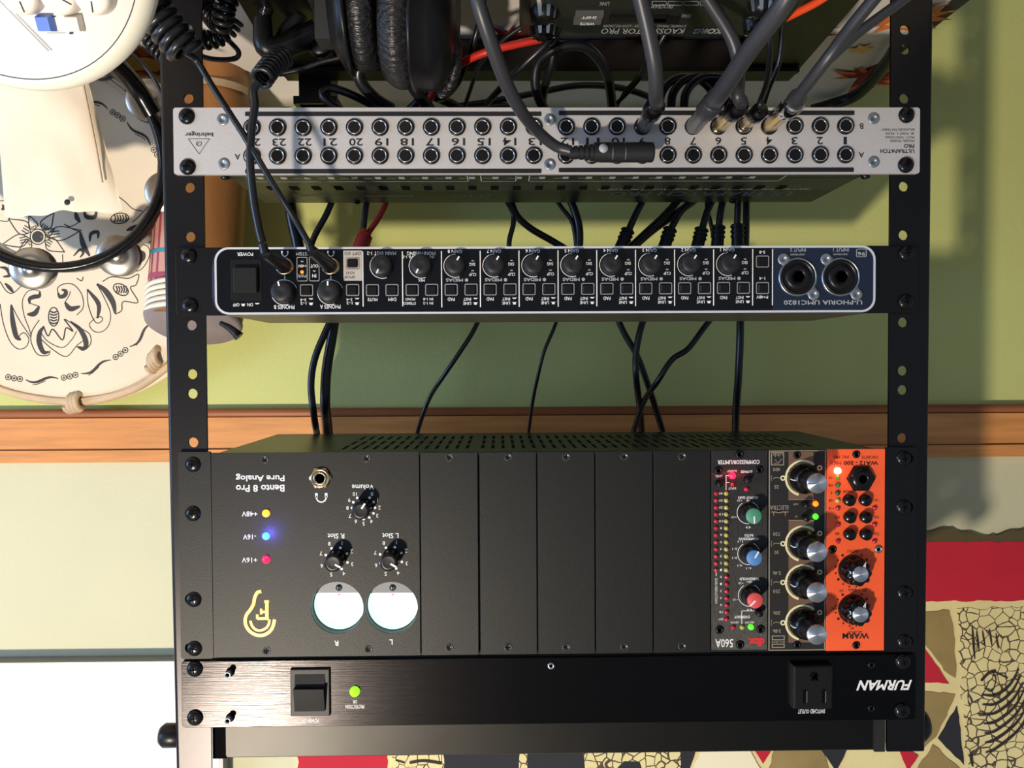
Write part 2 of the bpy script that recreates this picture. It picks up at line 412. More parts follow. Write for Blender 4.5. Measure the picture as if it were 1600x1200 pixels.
# ------------------------------------------------------------------ rack
RX = -.0329                                 # rack centre
rack = thing('equipment_rack', 'black steel rack frame standing on the cloth and holding the four units', 'rack', (RX, 0, TZ))
UC = [1 - .1434 - .0004 + i * .04445 for i in range(9)]
for sgn, top in ((1, 1.2680), (-1, 1.2588)):
    xa, xb = (RX + .2235, RX + .2490) if sgn > 0 else (RX - .2490, RX - .2235)
    hx = RX + sgn * .23255; holes = []
    for u in range(-2, 10):
        for dz in (-.015875, .015875):
            z = UC[0] + u * .04445 + dz
            if TZ + .01 < z < top - .008 and not (u in (0, 2, 5, 6, 7, 8, 9)): holes.append(circ(hx, z, .0033, 16))
    b = MB()
    fill(b, [(xa, TZ + .003), (xb, TZ + .003), (xb, top), (xa, top)], holes, .002, 0)
    xo = xb if sgn > 0 else xa                                        # rounded outer edge and side wall
    n = 6; prev = None; vs_ = []
    for i in range(n + 1):
        a = R(90 * i / n); vs_ += [(xo + sgn * .0026 * math.sin(a), .0026 - .0026 * math.cos(a), z) for z in (TZ + .003, top)]
    vs_ += [(xo + sgn * .0026, .020, z) for z in (TZ + .003, top)]
    b.add(vs_, [(2 * i, 2 * i + 1, 2 * i + 3, 2 * i + 2) for i in range(n + 1)], 0, True)
    b.box((min(xo, xo + sgn * .0024), .0026, TZ + .003), (max(xo, xo + sgn * .0024), .020, top))
    lim = xo - sgn * .003; sh_ = .0045 if sgn > 0 else .0020
    b.v = [(x - sgn * sh_ * max(0, min(1, (z - .93) / .3)) if (x - lim) * sgn > 0 else x, y, z) for x, y, z in b.v]
    b.build('upright_rail', M_rail, rack)
x0, x1, z0, z1 = pxrect(346, 1392, 1128, 1178, .003)
b = MB(); b.prism(rrect(RX - .2235, RX + .2155, z0, z1, .002), .006, .003, .0006); b.box((RX - .224, .006, z1 - .003), (RX + .216, .035, z1)); b.build('top_crossbar', M_bar, rack)
MB().box((RX + .2150, .004, z0), (RX + .2240, .034, z1 + .001)).build('bar_end_dark', M_hole, rack)  # black box set in the open notch to stand for its dark depth
b = MB(); b.box((RX - .2225, .0005, z0), (RX - .2155, .0029, z1)); b.build('bar_end_dark', M_matte, rack)  # dark filler at the other end of the bar
kz_ = P(260, 1149, .012).z; b = MB(); b.lathe((RX + .2470, .012, kz_), [(.0070, 0), (.0078, .001), (.0080, .0115), (.0060, .0142), (0, .0144)], 24, ax=(1, 0, 0)); b.build('clamp_knob', M_knob, rack, label='dome knob on the lamp side')
kz_ = P(1450, 1131, .014).z; b = MB(); b.lathe((RX - .2494, .014, kz_), [(.0118, 0), (.0118, .003), (.009, .007), (.004, .0088), (0, .009)], 28, ax=(-1, 0, 0)); b.build('clamp_knob', M_knob, rack)
for sgn in (1, -1):
    b = MB(); pts = [(.203, .125), (.155, .125), (.150, -.12), (.190, -.12)]
    vs_ = [(RX + sgn * x, y, z) for z in (TZ + .005, TZ + .027) for x, y in pts]
    b.add(vs_, [(0, 1, 2, 3), (4, 5, 6, 7), (0, 1, 5, 4), (1, 2, 6, 5), (2, 3, 7, 6), (3, 0, 4, 7)]); b.build('foot', M_bar if sgn > 0 else M_rail, rack)
b = MB(); b.box((RX - .2, .105, TZ + .005), (RX + .2, .125, TZ + .030)); b.box((RX - .2, .100, TZ + .028), (RX + .2, .106, TZ + .031)); b.build('rear_crossbar', M_rail, rack)
b = MB(); b.box((RX + .165, .120, TZ + .005), (RX + .190, .150, TZ + .05)); b.box((RX + .160, .118, TZ + .044), (RX + .194, .150, TZ + .05)); b.build('rear_bracket', M_rail, rack)

# ------------------------------------------------------------------ patchbay
pb = thing('patchbay', 'silver faced patchbay with two rows of numbered sockets, lowest unit in the rack', 'audio gear', P(856, 220, 0))
x0, x1, z0, z1 = pxrect(274.5, 1437.5, 168, 272)
for a, c, e, f in ((383, 846, 174.5, 181.5), (873, 1335, 173, 180), (383, 846, 264, 271), (873, 1334, 262, 269)):
    q = pxrect(a, c, e, f); MB().prism(rrect(*q, .0006, 2), -.0028, -.0032).build('label_strip', M_ink, pb)
cz = (z0 + z1) / 2
b = MB(); b.box((RX - .207, .010, z0 + .002), (RX + .210, .094, z1 - .0006)); b.box((RX - .207, 0, z1 - .002), (RX + .210, .011, z1 - .0006)); b.box((RX - .207, 0, z0 + .002), (RX + .210, .011, z0 + .003)); b.box((RX - .207, 0, z0 + .002), (RX - .206, .011, z1 - .0006)); b.box((RX + .209, 0, z0 + .002), (RX + .210, .011, z1 - .0006)); ch = b.build('case', M_chassis, pb)
JX = {n: 394 + (24 - n) * 40.0 for n in range(13, 25)}; JX.update({n: 884.5 + (12 - n) * 39.65 for n in range(1, 13)})
JB = {}; JA = {}
for n_ in range(1, 25):
    px = JX[n_]
    for row, yy, dd in (('B', 199.8 - (px - 434) * .003, JB), ('A', 244.2 - (px - 434) * .0022, JA)):
        c = P(px, yy); dd[n_] = c; inst(SH['jack'], 'jack_socket', pb, T(c))
b = MB(); order = list(range(1, 25)); xsj = [JA[n_].x for n_ in order]
ed = [xsj[0] - .0082] + [(xsj[i] + xsj[i + 1]) / 2 for i in range(23)] + [xsj[-1] + .0082]; zm = (JA[12].z + JB[12].z) / 2
for i, n_ in enumerate(order):
    for c, za, zb in ((JA[n_], zm, z1), (JB[n_], z0, zm)):
        xa, xb = ed[i], ed[i + 1]; an_ = sorted([2 * math.pi * k / 20 for k in range(20)] + [math.atan2(zz - c.z, x_ - c.x) % (2 * math.pi) for x_ in (xa, xb) for zz in (za, zb)]); q_ = []
        for a in an_:
            ca_, sa_ = math.cos(a), math.sin(a); t_ = min(((xb if ca_ > 0 else xa) - c.x) / ca_ if abs(ca_) > 1e-9 else 9, ((zb if sa_ > 0 else za) - c.z) / sa_ if abs(sa_) > 1e-9 else 9)
            q_ += [(c.x + .0042 * ca_, -.003, c.z + .0042 * sa_), (c.x + t_ * ca_, -.003, c.z + t_ * sa_)]
        m_ = len(an_); b.add(q_, [(2 * k, 2 * k + 1, (2 * k + 3) % (2 * m_), (2 * k + 2) % (2 * m_)) for k in range(m_)])
for za, zb in ((z0, z0 + .0004), (z1 - .0004, z1)): b.box((ed[0], -.00299, za), (ed[-1], 0, zb))
rl_ = rrect(RX - .2413, ed[0] + .006, z0, z1, .0018); b.prism([(min(x, ed[0]), (z if x < ed[0] - .003 else (z0 if z < cz else z1))) for x, z in rl_], 0, -.003)
rl_ = rrect(ed[-1] - .006, RX + .2413, z0, z1, .0018); b.prism([(max(x, ed[-1]), (z if x > ed[-1] + .003 else (z0 if z < cz else z1))) for x, z in rl_], 0, -.003)
face = b.build('faceplate', M_silver, pb)
b = MB()
for n_ in range(1, 25): text(b, str(n_), JX[n_] + (2 if n_ > 9 else 0), 222.3 - (JX[n_] - 434) * .0028, 11.5, 21 if n_ > 9 else (5 if n_ == 1 else 9.5), bold=.0 if n_ == 1 else .012)
for s_, x, y in (('B', 371, 200), ('A', 371, 245), ('B', 1346, 197), ('A', 1346, 242)): text(b, s_, x, y, 8.5, bold=.01)
text(b, 'behringer', 311, 209.5, 8.5, 43, bold=.015)
c = P(311, 228); tr = [(c.x - .0068, c.z - .0045), (c.x + .0068, c.z - .0045), (c.x, c.z + .0052)]
for i in range(3): b.stroke([tr[i], tr[(i + 1) % 3]], .0003, lambda u, v: Vector((u, -.0032, v)), 1)
b.arc((c.x, c.z - .0016), .0016, -60, 220, .0004, -.0032, 14); b.stroke([(c.x - .0008, c.z - .0028), (c.x + .0016, c.z - .0006)], .0004, lambda u, v: Vector((u, -.0032, v)), 1)
text(b, 'ULTRAPATCH', 1428.5, 236, 6, 53, align='l', bold=.02); text(b, 'PRO', 1428.5, 228, 6, 16, align='l', bold=.02)
for s_, y, w_ in (('MODEL PX3000', 220, 38), ('MULTI - FUNCTIONAL', 214.5, 46), ('48 - POINT 3 - MODE', 208.5, 45), ('BALANCED PATCHBAY', 202.5, 52)): text(b, s_, 1428.5, y, 3.6, w_, align='l')
b.build('lettering', M_ink, pb)
for x, y in ((348, 187), (350, 256), (859, 187), (859, 257), (1365, 185), (1365, 253)): inst(SH['rivet'], 'rivet', pb, T(P(x, y)))
mount(pb, [(292, 182), (293.5, 261), (1416, 180), (1415, 258)])
# printing on the top of the case
zt = z1 - .0006 + .0001
def top_text(mb, st, px, y, hgt, wid, bold=0):
    v, f, a0, a1, b0, b1 = text_geo(st, bold); cx = P(px, 300, y).x
    mb.add([Vector((cx + (p - (a0 + a1) / 2) * wid / (a1 - a0), y + (q - (b0 + b1) / 2) * hgt / (b1 - b0), zt)) for p, q in v], f)
b = MB()
def topline(xa, xb, ya, yb): b.add([(xa, ya, zt), (xb, ya, zt), (xb, yb, zt), (xa, yb, zt)], [(0, 1, 2, 3)])
for a, c in ((.165, .02), (.012, -.012), (-.02, -.19)):
    a += 0; topline(c, a, .020, .0212); topline(c, c + .0008, .004, .0212); topline(a - .0008, a, .004, .0212)
for i in range(22):
    x = .155 - i * .0155; topline(x, x + .004, .007, .013); top_text(b, rnd.choice(['NORMAL', 'THRU', 'OPEN', 'HALF']), 780 - (x + .008) * 2390, .011, .0025, .006)
top_text(b, 'ULTRAPATCH PRO', 1095, .062, .016, .133, .03)
top_text(b, 'MULTI-FUNCTIONAL 48-POINT 3-MODE BALANCED PATCHBAY MODEL PX3000', 1100, .047, .005, .15)
topline(.098, .062, .066, .0695)
top_text(b, 'DESIGNED AND ENGINEERED', 500, .066, .008, .04); top_text(b, 'CE FCC', 735, .066, .01, .03)
b.build('top_lettering', M_grey_ink, pb)
b = MB()
for i in range(24):
    x = .155 - i * .0155; b.box((x, .036, zt - .0005), (x + .0055, .046, zt + .0004))
b.build('mode_switch_row', M_hole, pb)
for px, y in ((557, .088), (1146, .088), (1352, .006), (352, .006)):
    c = P(px, 310, y); b = MB(); b.lathe((c.x, y, zt - .0002), [(.003, 0), (.003, .0015), (.0015, .0022), (0, .0022)], 14, ax=(0, 0, 1)); b.build('case_screw', M_screw, pb)

# ------------------------------------------------------------------ audio interface
ui = thing('audio_interface', 'black rack audio interface with rounded silver outline and a row of gain knobs', 'audio gear', P(856, 437, 0))
YB = -.011
zc = UC[2] + .0006
b = MB(); b.prism(rrect(RX - .2413, RX + .2413, zc - .0219, zc + .0219, .003), 0, -.003, .0005); b.build('rack_ears', M_rail, ui)
x0, x1, z0, z1 = pxrect(330, 1373, 384.5, 490.5, YB)
b = MB(); b.prism(rrect(x0, x1, z0, z1, .0105, 8), -.003, YB, .0018); b.build('bezel', M_gloss_blue, ui)
zt0, zt1 = z0, z1
b = MB(); e = .0024
fill(b, rrect(x0 + e, x1 - e, z0 + .0003, z1 - .0003, .0088, 8), [rrect(x0 + e + .0013, x1 - e - .0013, z0 + .0016, z1 - .0016, .0078, 8)], YB + .001, YB - .0007)
b.build('silver_outline', M_bezel, ui)
xs = P(1207, 440, YB).x
fx0, fx1, fz0, fz1 = x0 + e + .0012, x1 - e - .0012, z0 + .0015, z1 - .0015
b = MB(); b.prism(rrect(fx0, fx1, fz0, fz1, .0078, 8), YB + .001, YB - .0003); b.build('front_panel', M_gloss, ui)
rp = [(x, z) for x, z in rrect(fx0, xs, fz0, fz1, .0078, 8)]
rp = [(min(x, xs), z if x < xs - .009 else (fz0 if z < (fz0 + fz1) / 2 else fz1)) for x, z in rp]
b = MB(); b.prism(rp, YB + .0008, YB - .0004); b.build('input_panel_sheen', M_gloss_blue, ui)  # navy slab puts a blue reflection into the colour of the black face
YF = YB - .0003
b = MB(); b.box((RX - .209, 0, zc - .0205), (RX + .209, .100, zc + .0217)); b.build('case', mat('interface_case', rgb(72, 68, 58), .42, metal=.3), ui)
YT = YF - .0003
yy0 = lambda px: -(px - 400) * .0062                       # slight image slope of horizontal rows
tw = MB(); tg = MB(); td = MB()
def ut(s_, px, py, hh, ww=None, bold=.01, mb=None, **k): text(mb or tw, s_, px, py + yy0(px), hh, ww, y=YT, bold=bold, **k)
def uline(px, a, c, wd=1.6):
    q = pxrect(px - wd / 2, px + wd / 2, a + yy0(px), c + yy0(px), YT); tw.add([(q[0], YT, q[2]), (q[1], YT, q[2]), (q[1], YT, q[3]), (q[0], YT, q[3])], [(0, 1, 2, 3)])
def urect(mb, px, py, w_, h_, y=None, th=None):
    y = YT if y is None else y
    q = pxrect(px - w_ / 2, px + w_ / 2, py - h_ / 2 + yy0(px), py + h_ / 2 + yy0(px), y)
    if th: fill(mb, rrect(*q, .0009, 3), [rrect(q[0] + th, q[1] - th, q[2] + th, q[3] - th, .0006, 3)], y + .0002, y)
    else: mb.add([(q[0], y, q[2]), (q[1], y, q[2]), (q[1], y, q[3]), (q[0], y, q[3])], [(0, 1, 2, 3)])
M_frame = mat('button_frame', rgb(150, 150, 152), .35, metal=.3)
def button(px, py, w_=19, h_=17, ring=True, name='push_button'):
    q = pxrect(px - w_ / 2 + 2, px + w_ / 2 - 2, py - h_ / 2 + 2 + yy0(px), py + h_ / 2 - 2 + yy0(px), YF)
    o = MB().prism(rrect(*q, .0007, 3), YF + .001, YF - .0016, .0006).build(name, M_button, ui)
    if ring:
        b = MB(); urect(b, px, py, w_ + 1.5, h_ + 1.5, YF - .0005, .0006); b.build('button_frame', M_frame, o)
def gain_knob(px, py, r, ang, ring=True, h_=.0085):
    c = P(px, py + yy0(px), YF); r = r / PXM
    o = MB().lathe(c, [(r, 0), (r * .98, .0015), (r * .93, h_ * .85), (r * .82, h_), (r * .3, h_ - .0006), (0, h_ - .0008)], 36, scal=.03, k=18, scal_from=r * .9).build('gain_knob', M_knob_soft, ui)
    a = R(ang); d = Vector((math.cos(a), 0, math.sin(a))); p = c + Vector((0, -h_ - .0001, 0)); n = Vector((-d.z, 0, d.x)) * .0005
    b = MB(); A = p + d * r * .45; B = p + d * r * .85; b.add([A - n, B - n, B + n, A + n], [(0, 1, 2, 3)]); b.build('pointer_mark', M_white, o)
    if ring: tw.arc((c.x, c.z), r * 1.1, -250 + 180 - 20, 110 + 0, .0004, YT, 28)
# power switch
q = pxrect(361, 410, 405, 470, YF); pw = MB().prism(rrect(*q, .001, 3), YF + .001, YF - .0005, .0003).build('power_switch', M_button, ui)
q = pxrect(367, 404, 419, 458, YF); b = MB(); b.prism(rrect(*q, .0008, 3), YF + .001, YF - .0042, .0005); b.build('rocker', mat('rocker', rgb(30, 30, 29), .4, spec=.25), pw)
ut('POWER', 383, 397, 5.5, 24); ut('OFF', 369, 476, 5, 10); ut('ON', 391, 476, 5, 9)
def pin_icon(px, py, down=True):
    q = P(px, py + yy0(px), YT); w1, w2 = (.0016, .0009) if down else (.0016, .0005)
    tw.add([(q.x - w1, YT, q.z - .0006), (q.x + w1, YT, q.z - .0006), (q.x + .0009, YT, q.z - .0001), (q.x + .0009, YT, q.z + (.0009 if down else .0002)), (q.x - .0009, YT, q.z + (.0009 if down else .0002)), (q.x - .0009, YT, q.z - .0001)], [(0, 1, 2, 3, 4, 5)])
pin_icon(380, 476); pin_icon(402, 475, False)
def headphone_icon(mb, px, py, y, sc=1):
    c = P(px, py, y); mb.arc((c.x, c.z), .0015 * sc, -20, 200, .0004 * sc, y, 12)
    for d in (-1, 1): x = c.x + d * .0015 * sc; mb.add([(x - .0004 * sc, y, c.z - .0013 * sc), (x + .0004 * sc, y, c.z - .0013 * sc), (x + .0004 * sc, y, c.z + .0001), (x - .0004 * sc, y, c.z + .0001)], [(0, 1, 2, 3)])
for px, lt in ((445, 'PHONES B'), (517, 'PHONES A')):
    c = P(px, 416.5, YF); rr = 14 / PXM
    b = MB(); b.lathe(c, [(rr, 0), (rr, .0012), (rr * .85, .0022), (rr * .7, .0022), (rr * .62, .0004)], 30); b.lathe(c, [(rr * .64, .0004), (0, .0004)], 20, mi=1); b.build('phones_socket', [M_nickel, M_hole], ui)
    headphone_icon(tw, px, 396, YT, 1.2)
    gain_knob(px - 1, 457, 17.5, -75 if px < 480 else -92); tw.arc((P(px, 457, YT).x, P(px, 457, YT).z), 19 / PXM, -160, 20, .0004, YT, 20)
    uline(px, 431, 440); ut(lt, px - 1, 480, 6, 31); button(px + 34, 454); ut('1-2', px + 29, 474.5, 4.2, 9); ut('3-4', px + 29, 469, 4.2, 9); pin_icon(px + 41, 475); pin_icon(px + 41, 468, False)
ut('SYSTEM', 475, 397, 5, 24, mb=tg)
urect(tg, 472, 421, 17, 38, th=.0004); urect(tg, 491, 421, 16, 38, th=.0004)
ut('+48V', 472, 416, 4.5, 13); ut('PWR', 472, 431.5, 5, 13, mb=tg); ut('OUT', 491, 416, 5, 12); ut('IN', 491, 431.5, 5, 6)
led_part(ui, 472, 425, 2.6, L_orange, YF, h=.5, label='lit orange power light'); urect(tg, 472, 409, 4, 2); urect(tg, 491, 424, 4, 2)
urect(td, 551, 416, 29, 47, YT + .0001)
td.build('optical_label_block', mat('pale_block', rgb(178, 172, 165), .5), ui)
tk = MB(); ut('OPT I/O', 551, 397, 5, 25, mb=tk, bold=.01); text(tk, 'ADAT', 547, 426.5, 4, 14, y=YT); text(tk, 'SPDIF', 546, 433, 4, 17, y=YT); tk.build('optical_lettering', M_ink, ui)
button(551, 412.5, 20, 17)
for x in (567, 629, 690, 750.5, 811, 872, 932.5, 993, 1054, 1115, 1176, 1207): uline(x, 394, 480 if x < 630 else 482)
ut('MAIN OUT 1-2', 596, 397, 5.5, 44); gain_knob(597.5, 417, 17, 65); button(582, 454.5); button(612.5, 454.5); ut('MUTE', 582, 469, 5, 15); ut('DIM', 613, 469, 5, 12)
ut('MONITORING', 658, 397.5, 5.5, 43); gain_knob(658.5, 417, 17, 65); ut('MIX', 658.5, 439.5, 4.5, 10); ut('PB 1-2', 637, 403, 4.2, 15); ut('IN', 675, 403, 4.2, 6)
button(644, 454.5); button(674.5, 454.5); ut('STEREO', 640, 475.5, 4, 19); ut('MONO', 641, 469, 4, 15); ut('IN 1-2', 669, 475.5, 4, 15); ut('IN 1-8', 669, 469, 4, 15)
for n_ in range(8, 0, -1):
    k = 711 + (8 - n_) * 60.8
    ut('GAIN %d' % n_, k, 394.8, 5.2, 22); gain_knob(k + .5, 417.3, 16, -120); ut('SIG', k + 27, 415, 4.6, 9); ut('CLIP', k + 27.5, 431, 4.6, 11)
    urect(tg, k + 27.5, 409.5, 4, 1.8); urect(tg, k + 27.5, 425, 4, 1.8)
    ut('MIDAS', k - 1, 439.5, 5, 26, bold=.03, mb=tg); c = P(k + 18, 439.5 + yy0(k), YT); tg.lathe(c, [(.0011, 0), (.0011, .00005)], 12)
    button(k - 6, 454.5); button(k + 25, 454.5); ut('PAD', k - 6, 469.5, 5, 11); ut('INST', k + 19, 469.5, 4.5, 12); ut('LINE', k + 19, 476, 4.5, 12); pin_icon(k + 32, 476); pin_icon(k + 32, 469, False)
ut('5-8', 1191, 399, 4.6, 9); button(1191.5, 413.5); ut('1-4', 1191, 440, 4.6, 9); button(1191.5, 455); ut('P+48V', 1191, 469, 4.8, 18)
for px, s_ in ((1246, 'INPUT 2'), (1313, 'INPUT 1')):
    c = P(px, 433, YF); rr = 30 / PXM
    b = MB(); b.lathe(c, [(rr, 0), (rr, .0006), (rr * .97, .0014), (rr * .90, .0014), (rr * .88, .0003)], 40)
    for tx, ty in ((-22, -28), (25, 27)):
        d = P(px + tx, 433 + ty, YF); M = T((d.x, 0, d.z)) @ T((0, 0, 0)); b.lathe(d, [(.0038, 0), (.0038, .0007), (.003, .0009)], 18)
        e1 = P(px + tx * .75, 433 + ty * .75, YF); v = (d - e1).normalized(); n = Vector((-v.z, 0, v.x)) * .0036; g = Vector((0, -.0007, 0)); b.add([e1 - n + g, d - n + g, d + n + g, e1 + n + g], [(0, 1, 2, 3)])
    so = b.build('combo_socket', M_steel, ui)
    b = MB(); b.lathe(c, [(rr * .885, .0004), (rr * .88, .0012), (rr * .8, .0012), (rr * .72, .0002)], 36); b.lathe(c + Vector((0, -.0002, 0)), [(rr * .66, 0), (rr * .62, .0016), (rr * .40, .0020), (rr * .28, .0006)], 32)
    b.build('socket_insert', M_knob, so); b = MB(); b.lathe(c, [(rr * .73, .0003), (0, .0003)], 28); b.lathe(c, [(rr * .3, .0022), (0, .0022)], 6); b.build('socket_opening', M_hole, so)
    for tx, ty in ((-22, -28), (25, 27)): inst(SH['rivet'], 'socket_screw', so, T(P(px + tx, 433 + ty, YF - .0008)))
    ut(s_, px + 1, 396, 5.2, 24, mb=tg); ut('HIGH PREAMP', px, 403, 2.8, 22, mb=tg)
ut('U-PHORIA UMC1820', 1286, 478, 7, 121, mb=tg, bold=.02); urect(tg, 1346, 401, 16, 13, th=.0004); ut('96', 1346, 402.5, 6, 12, mb=tg, bold=.02)
tw.build('white_lettering', M_white, ui); tg.build('grey_lettering', M_grey_ink, ui)
mount(ui, [(295, 400), (297, 477.5), (1415.5, 396), (1414.5, 471.5)])

# ------------------------------------------------------------------ 500-series chassis with its modules
fr = thing('module_chassis', 'charcoal three-unit chassis with twin lit meters and three small black knobs', 'audio gear', P(856, 865, 0))
bx0, bx1 = P(1383, 860).x, P(331, 860).x
zb0 = P(860, 704.5).z; zb1 = P(860, 1022).z
b = MB()
holes = []
b.box((bx0, .0075, zb0 + .0015), (bx1, .160, zb1 + .0004)); b.box((bx0, -.001, zb0 + .0015), (bx1, .008, zb0 + .0032)); b.box((bx0, -.001, zb1 - .002), (bx1, .008, zb1 + .0004)); b.box((bx0, -.001, zb0 + .002), (bx0 + .001, .008, zb1)); b.box((bx1 - .001, -.001, zb0 + .002), (bx1, .008, zb1)); b.build('case', M_chassis, fr)
b = MB()                                                            # vent slots on the underside, three rows, deeper than the skin
xcs = [.150 - i * .0071 for i in range(18)] + [.003 - i * .0071 for i in range(32)]
zu = zb0 + .0015 - .00015
for i in range(17):
    pass
for blk in ((.1085, 13), (.0120, 33)):
    for i in range(blk[1]):
        x = blk[0] - i * .00715
        for a, c in ((.030, .055), (.064, .090), (.102, .130)): b.add([(x - .0011, a, zu), (x + .0011, a, zu), (x + .0011, c, zu), (x - .0011, c, zu)], [(0, 1, 2, 3)])
b.build('vent_slots', M_hole, fr)
# ears
for sgn in (1, -1):
    xa, xb = (bx1, RX + .2413) if sgn > 0 else (RX - .2413, bx0)
    pts = rrect(xa, xb, zb0 - .0008, zb1 + .0008, .0018)
    sl = []
    for yy in ((725.5, 802, 936, 1012.5) if sgn > 0 else (716, 792, 926, 1002)):
        c = P(303 + 2 if sgn > 0 else 1411, yy); cx = c.x + (.0015 if sgn > 0 else -.0015); sl.append(rrect(cx - .0052, cx + .0052, c.z - .0035, c.z + .0035, .0034, 5))
    b = MB(); fill(b, pts, sl, 0, -.003); b.build('rack_ear', M_panel if sgn > 0 else M_rail, fr)
mount(fr, [(302.5, 725.5), (302.5, 802), (303.5, 936), (304.5, 1012.5), (1411, 716), (1411, 792), (1412, 926), (1412, 1002)], -.0022)
# main panel with meter openings
px0, px1 = P(655.5, 860).x, P(332, 860).x
mc = [P(526.5, 950), P(611.5, 950)]; mr = 41 / PXM
b = MB(); fill(b, [(px0, zb0), (px1, zb0), (px1, zb1), (px0, zb1)], [circ(m.x, m.z, mr, 48) for m in mc], -.001, -.003); b.build('front_panel', M_panel, fr)
for m, n_ in zip(mc, 'RL'):
    c = Vector((m.x, -.0008, m.z)); r = mr * .995
    o = MB(); _n = 48; o.add([(m.x + mr * math.cos(2 * math.pi * i / _n), yy_, m.z + mr * math.sin(2 * math.pi * i / _n)) for yy_ in (-.0025, .0062) for i in range(_n)], [(i, (i + 1) % _n, _n + (i + 1) % _n, _n + i) for i in range(_n)], 0, True); o = o.build('level_meter', mat('meter_well', rgb(20, 44, 40), .5), fr)
    # lit dial below, dark cover segment with screw towards the table side
    cut = -.0079; pts = [(m.x + r * .97 * math.cos(t), m.z + r * .97 * math.sin(t)) for t in [2 * math.pi * i / 64 for i in range(64)]]
    up = [p for p in pts if p[1] > m.z + cut]; up = sorted(up, key=lambda p: (math.atan2(p[1] - m.z, p[0] - m.x) + math.pi / 2 - .0001) % (2 * math.pi))
    b = MB(); b.prism(up, .0060, .0050); b.build('lit_dial', L_meter, o)
    lo = [p for p in pts if p[1] <= m.z + cut + .0006]; lo = sorted(lo, key=lambda p: (math.atan2(p[1] - m.z, p[0] - m.x) - math.pi / 2) % (2 * math.pi))
    b = MB(); b.prism(lo, .0060, .0044); b.build('meter_cover', mat('meter_cover', rgb(120, 124, 128), .4), o)
    b = MB(); b.lathe((m.x, .0044, m.z - mr * .66), [(.0022, 0), (.0022, .0004), (0, .0006)], 16); b.box((m.x - .0003, .0036, m.z - mr * .66 - .0018), (m.x + .0003, .0040, m.z - mr * .66 + .0018), 1); b.build('meter_screw', [M_steel, M_hole], o)
    b = MB(); b.add([(m.x - .0016, .0048, m.z + cut + .0006), (m.x + .0016, .0048, m.z + cut + .0006), (m.x, .0048, m.z + cut + .0022)], [(0, 1, 2)]); b.build('red_mark', mat('mark_pink', rgb(220, 120, 170), .5), o)
tw = MB(); Y = -.0032
text(tw, 'Bento 8 Pro', 406.5, 763, 11, 75, bold=.02); text(tw, 'Pure Analog', 406.5, 746, 12.5, 75, bold=.02)
text(tw, 'Volume', 567, 761, 8, 34, bold=.01); text(tw, 'R Slot', 525, 837.5, 8, 26, bold=.01); text(tw, 'L Slot', 610, 837, 8, 25, bold=.01)
for s_, y in (('+48V', 803), ('-16V', 839), ('+16V', 875)): text(tw, s_, 390, y, 8, 24 if s_[0] == '+' else 20, bold=.01)
text(tw, 'R', 525.5, 1005, 8, bold=.02); text(tw, 'L', 611, 1003, 8, bold=.02); headphone_icon(tw, 502, 777, Y, 2.1)
def small_knob(parent, px, py, ang, nums, rn, st, stp, r=14.5, hh=.0125, dots=18):
    c = P(px, py); rr = r / PXM
    o = MB().lathe(c, [(rr * 1.02, 0), (rr * 1.02, .002), (rr * .97, hh * .9), (rr * .9, hh), (rr * .6, hh - .0003), (0, hh - .0002)], 40, scal=.035, k=40, scal_from=rr * .95).build('control_knob', M_knob, parent)
    a = R(ang); d = Vector((math.cos(a), 0, math.sin(a))); p = c + Vector((0, -hh - .0002, 0)); n = Vector((-d.z, 0, d.x)) * .0006
    b = MB(); A = p + d * rr * .25; B = p + d * rr * .92; b.add([A - n, B - n, B + n, A + n], [(0, 1, 2, 3)]); b.build('pointer_mark', M_white, o)
    for i, s_ in enumerate(nums):
        t = R(st + stp * i); text(tw, s_, px - rn * math.cos(t), py + rn * math.sin(t), 6, bold=.005)
        q = P(px - dots * math.cos(t), py + dots * math.sin(t), Y); tw.lathe(q, [(.0009, 0), (.0009, .00004)], 8)
small_knob(fr, 568, 793, -122, [str(i) for i in range(11)], 25, -122, -29.5)
small_knob(fr, 526, 873, 150, [str(i) for i in range(1, 9)], 26, -109, -45, 14.5)
small_knob(fr, 611, 872, 150, [str(i) for i in range(1, 9)], 26, -109, -45, 14.5)
tw.build('lettering', M_white, fr)
def glow(name, px, py, col, e, off=.006):
    l = bpy.data.lights.new(name, 'POINT'); l.energy = e; l.color = col; l.shadow_soft_size = .0015
    o = bpy.data.objects.new(name, l); C.objects.link(o); o.location = P(px, py) + Vector((0, -off, 0))
glow('blue_led_light', 416, 837.5, (.12, .10, 1), .035, .010); glow('red_led_light', 1144, 743, (1, .05, .08), .004); glow('hot_led_light', 1308.5, 735.5, (1, .25, .2), .002, .005)
led_part(fr, 416, 802, 6, L_amber, label='lit amber light'); led_part(fr, 416, 837.5, 6, L_blue, label='lit blue light'); led_part(fr, 416, 874, 6, L_redb, label='lit red light')
c = P(501, 747); b = MB(); b.lathe(c, [(.0077, 0), (.0077, .0008), (.0072, .0014), (.0062, .0014)], 6); b.lathe(c, [(.0066, .001), (.0062, .0022), (.0052, .0026), (.0046, .0012)], 32, mi=0); b.lathe(c, [(.0044, .0014), (.0042, .0030), (.0032, .0030), (.0030, .0010)], 28); b.lathe(c, [(.0048, .0011), (0, .0011)], 24, mi=1)
b.build('headphone_socket', [M_nickel, M_hole], fr)
f3 = lambda u, v: P(u, v, -.0033)
b = MB()
b.stroke([(408, 924), (402, 926), (398, 934), (396, 944), (391, 953), (385, 961), (383, 971), (386, 981), (393, 988.5), (402, 992.5), (411, 992.5), (420, 988), (426, 980), (429, 968)], 5, f3)
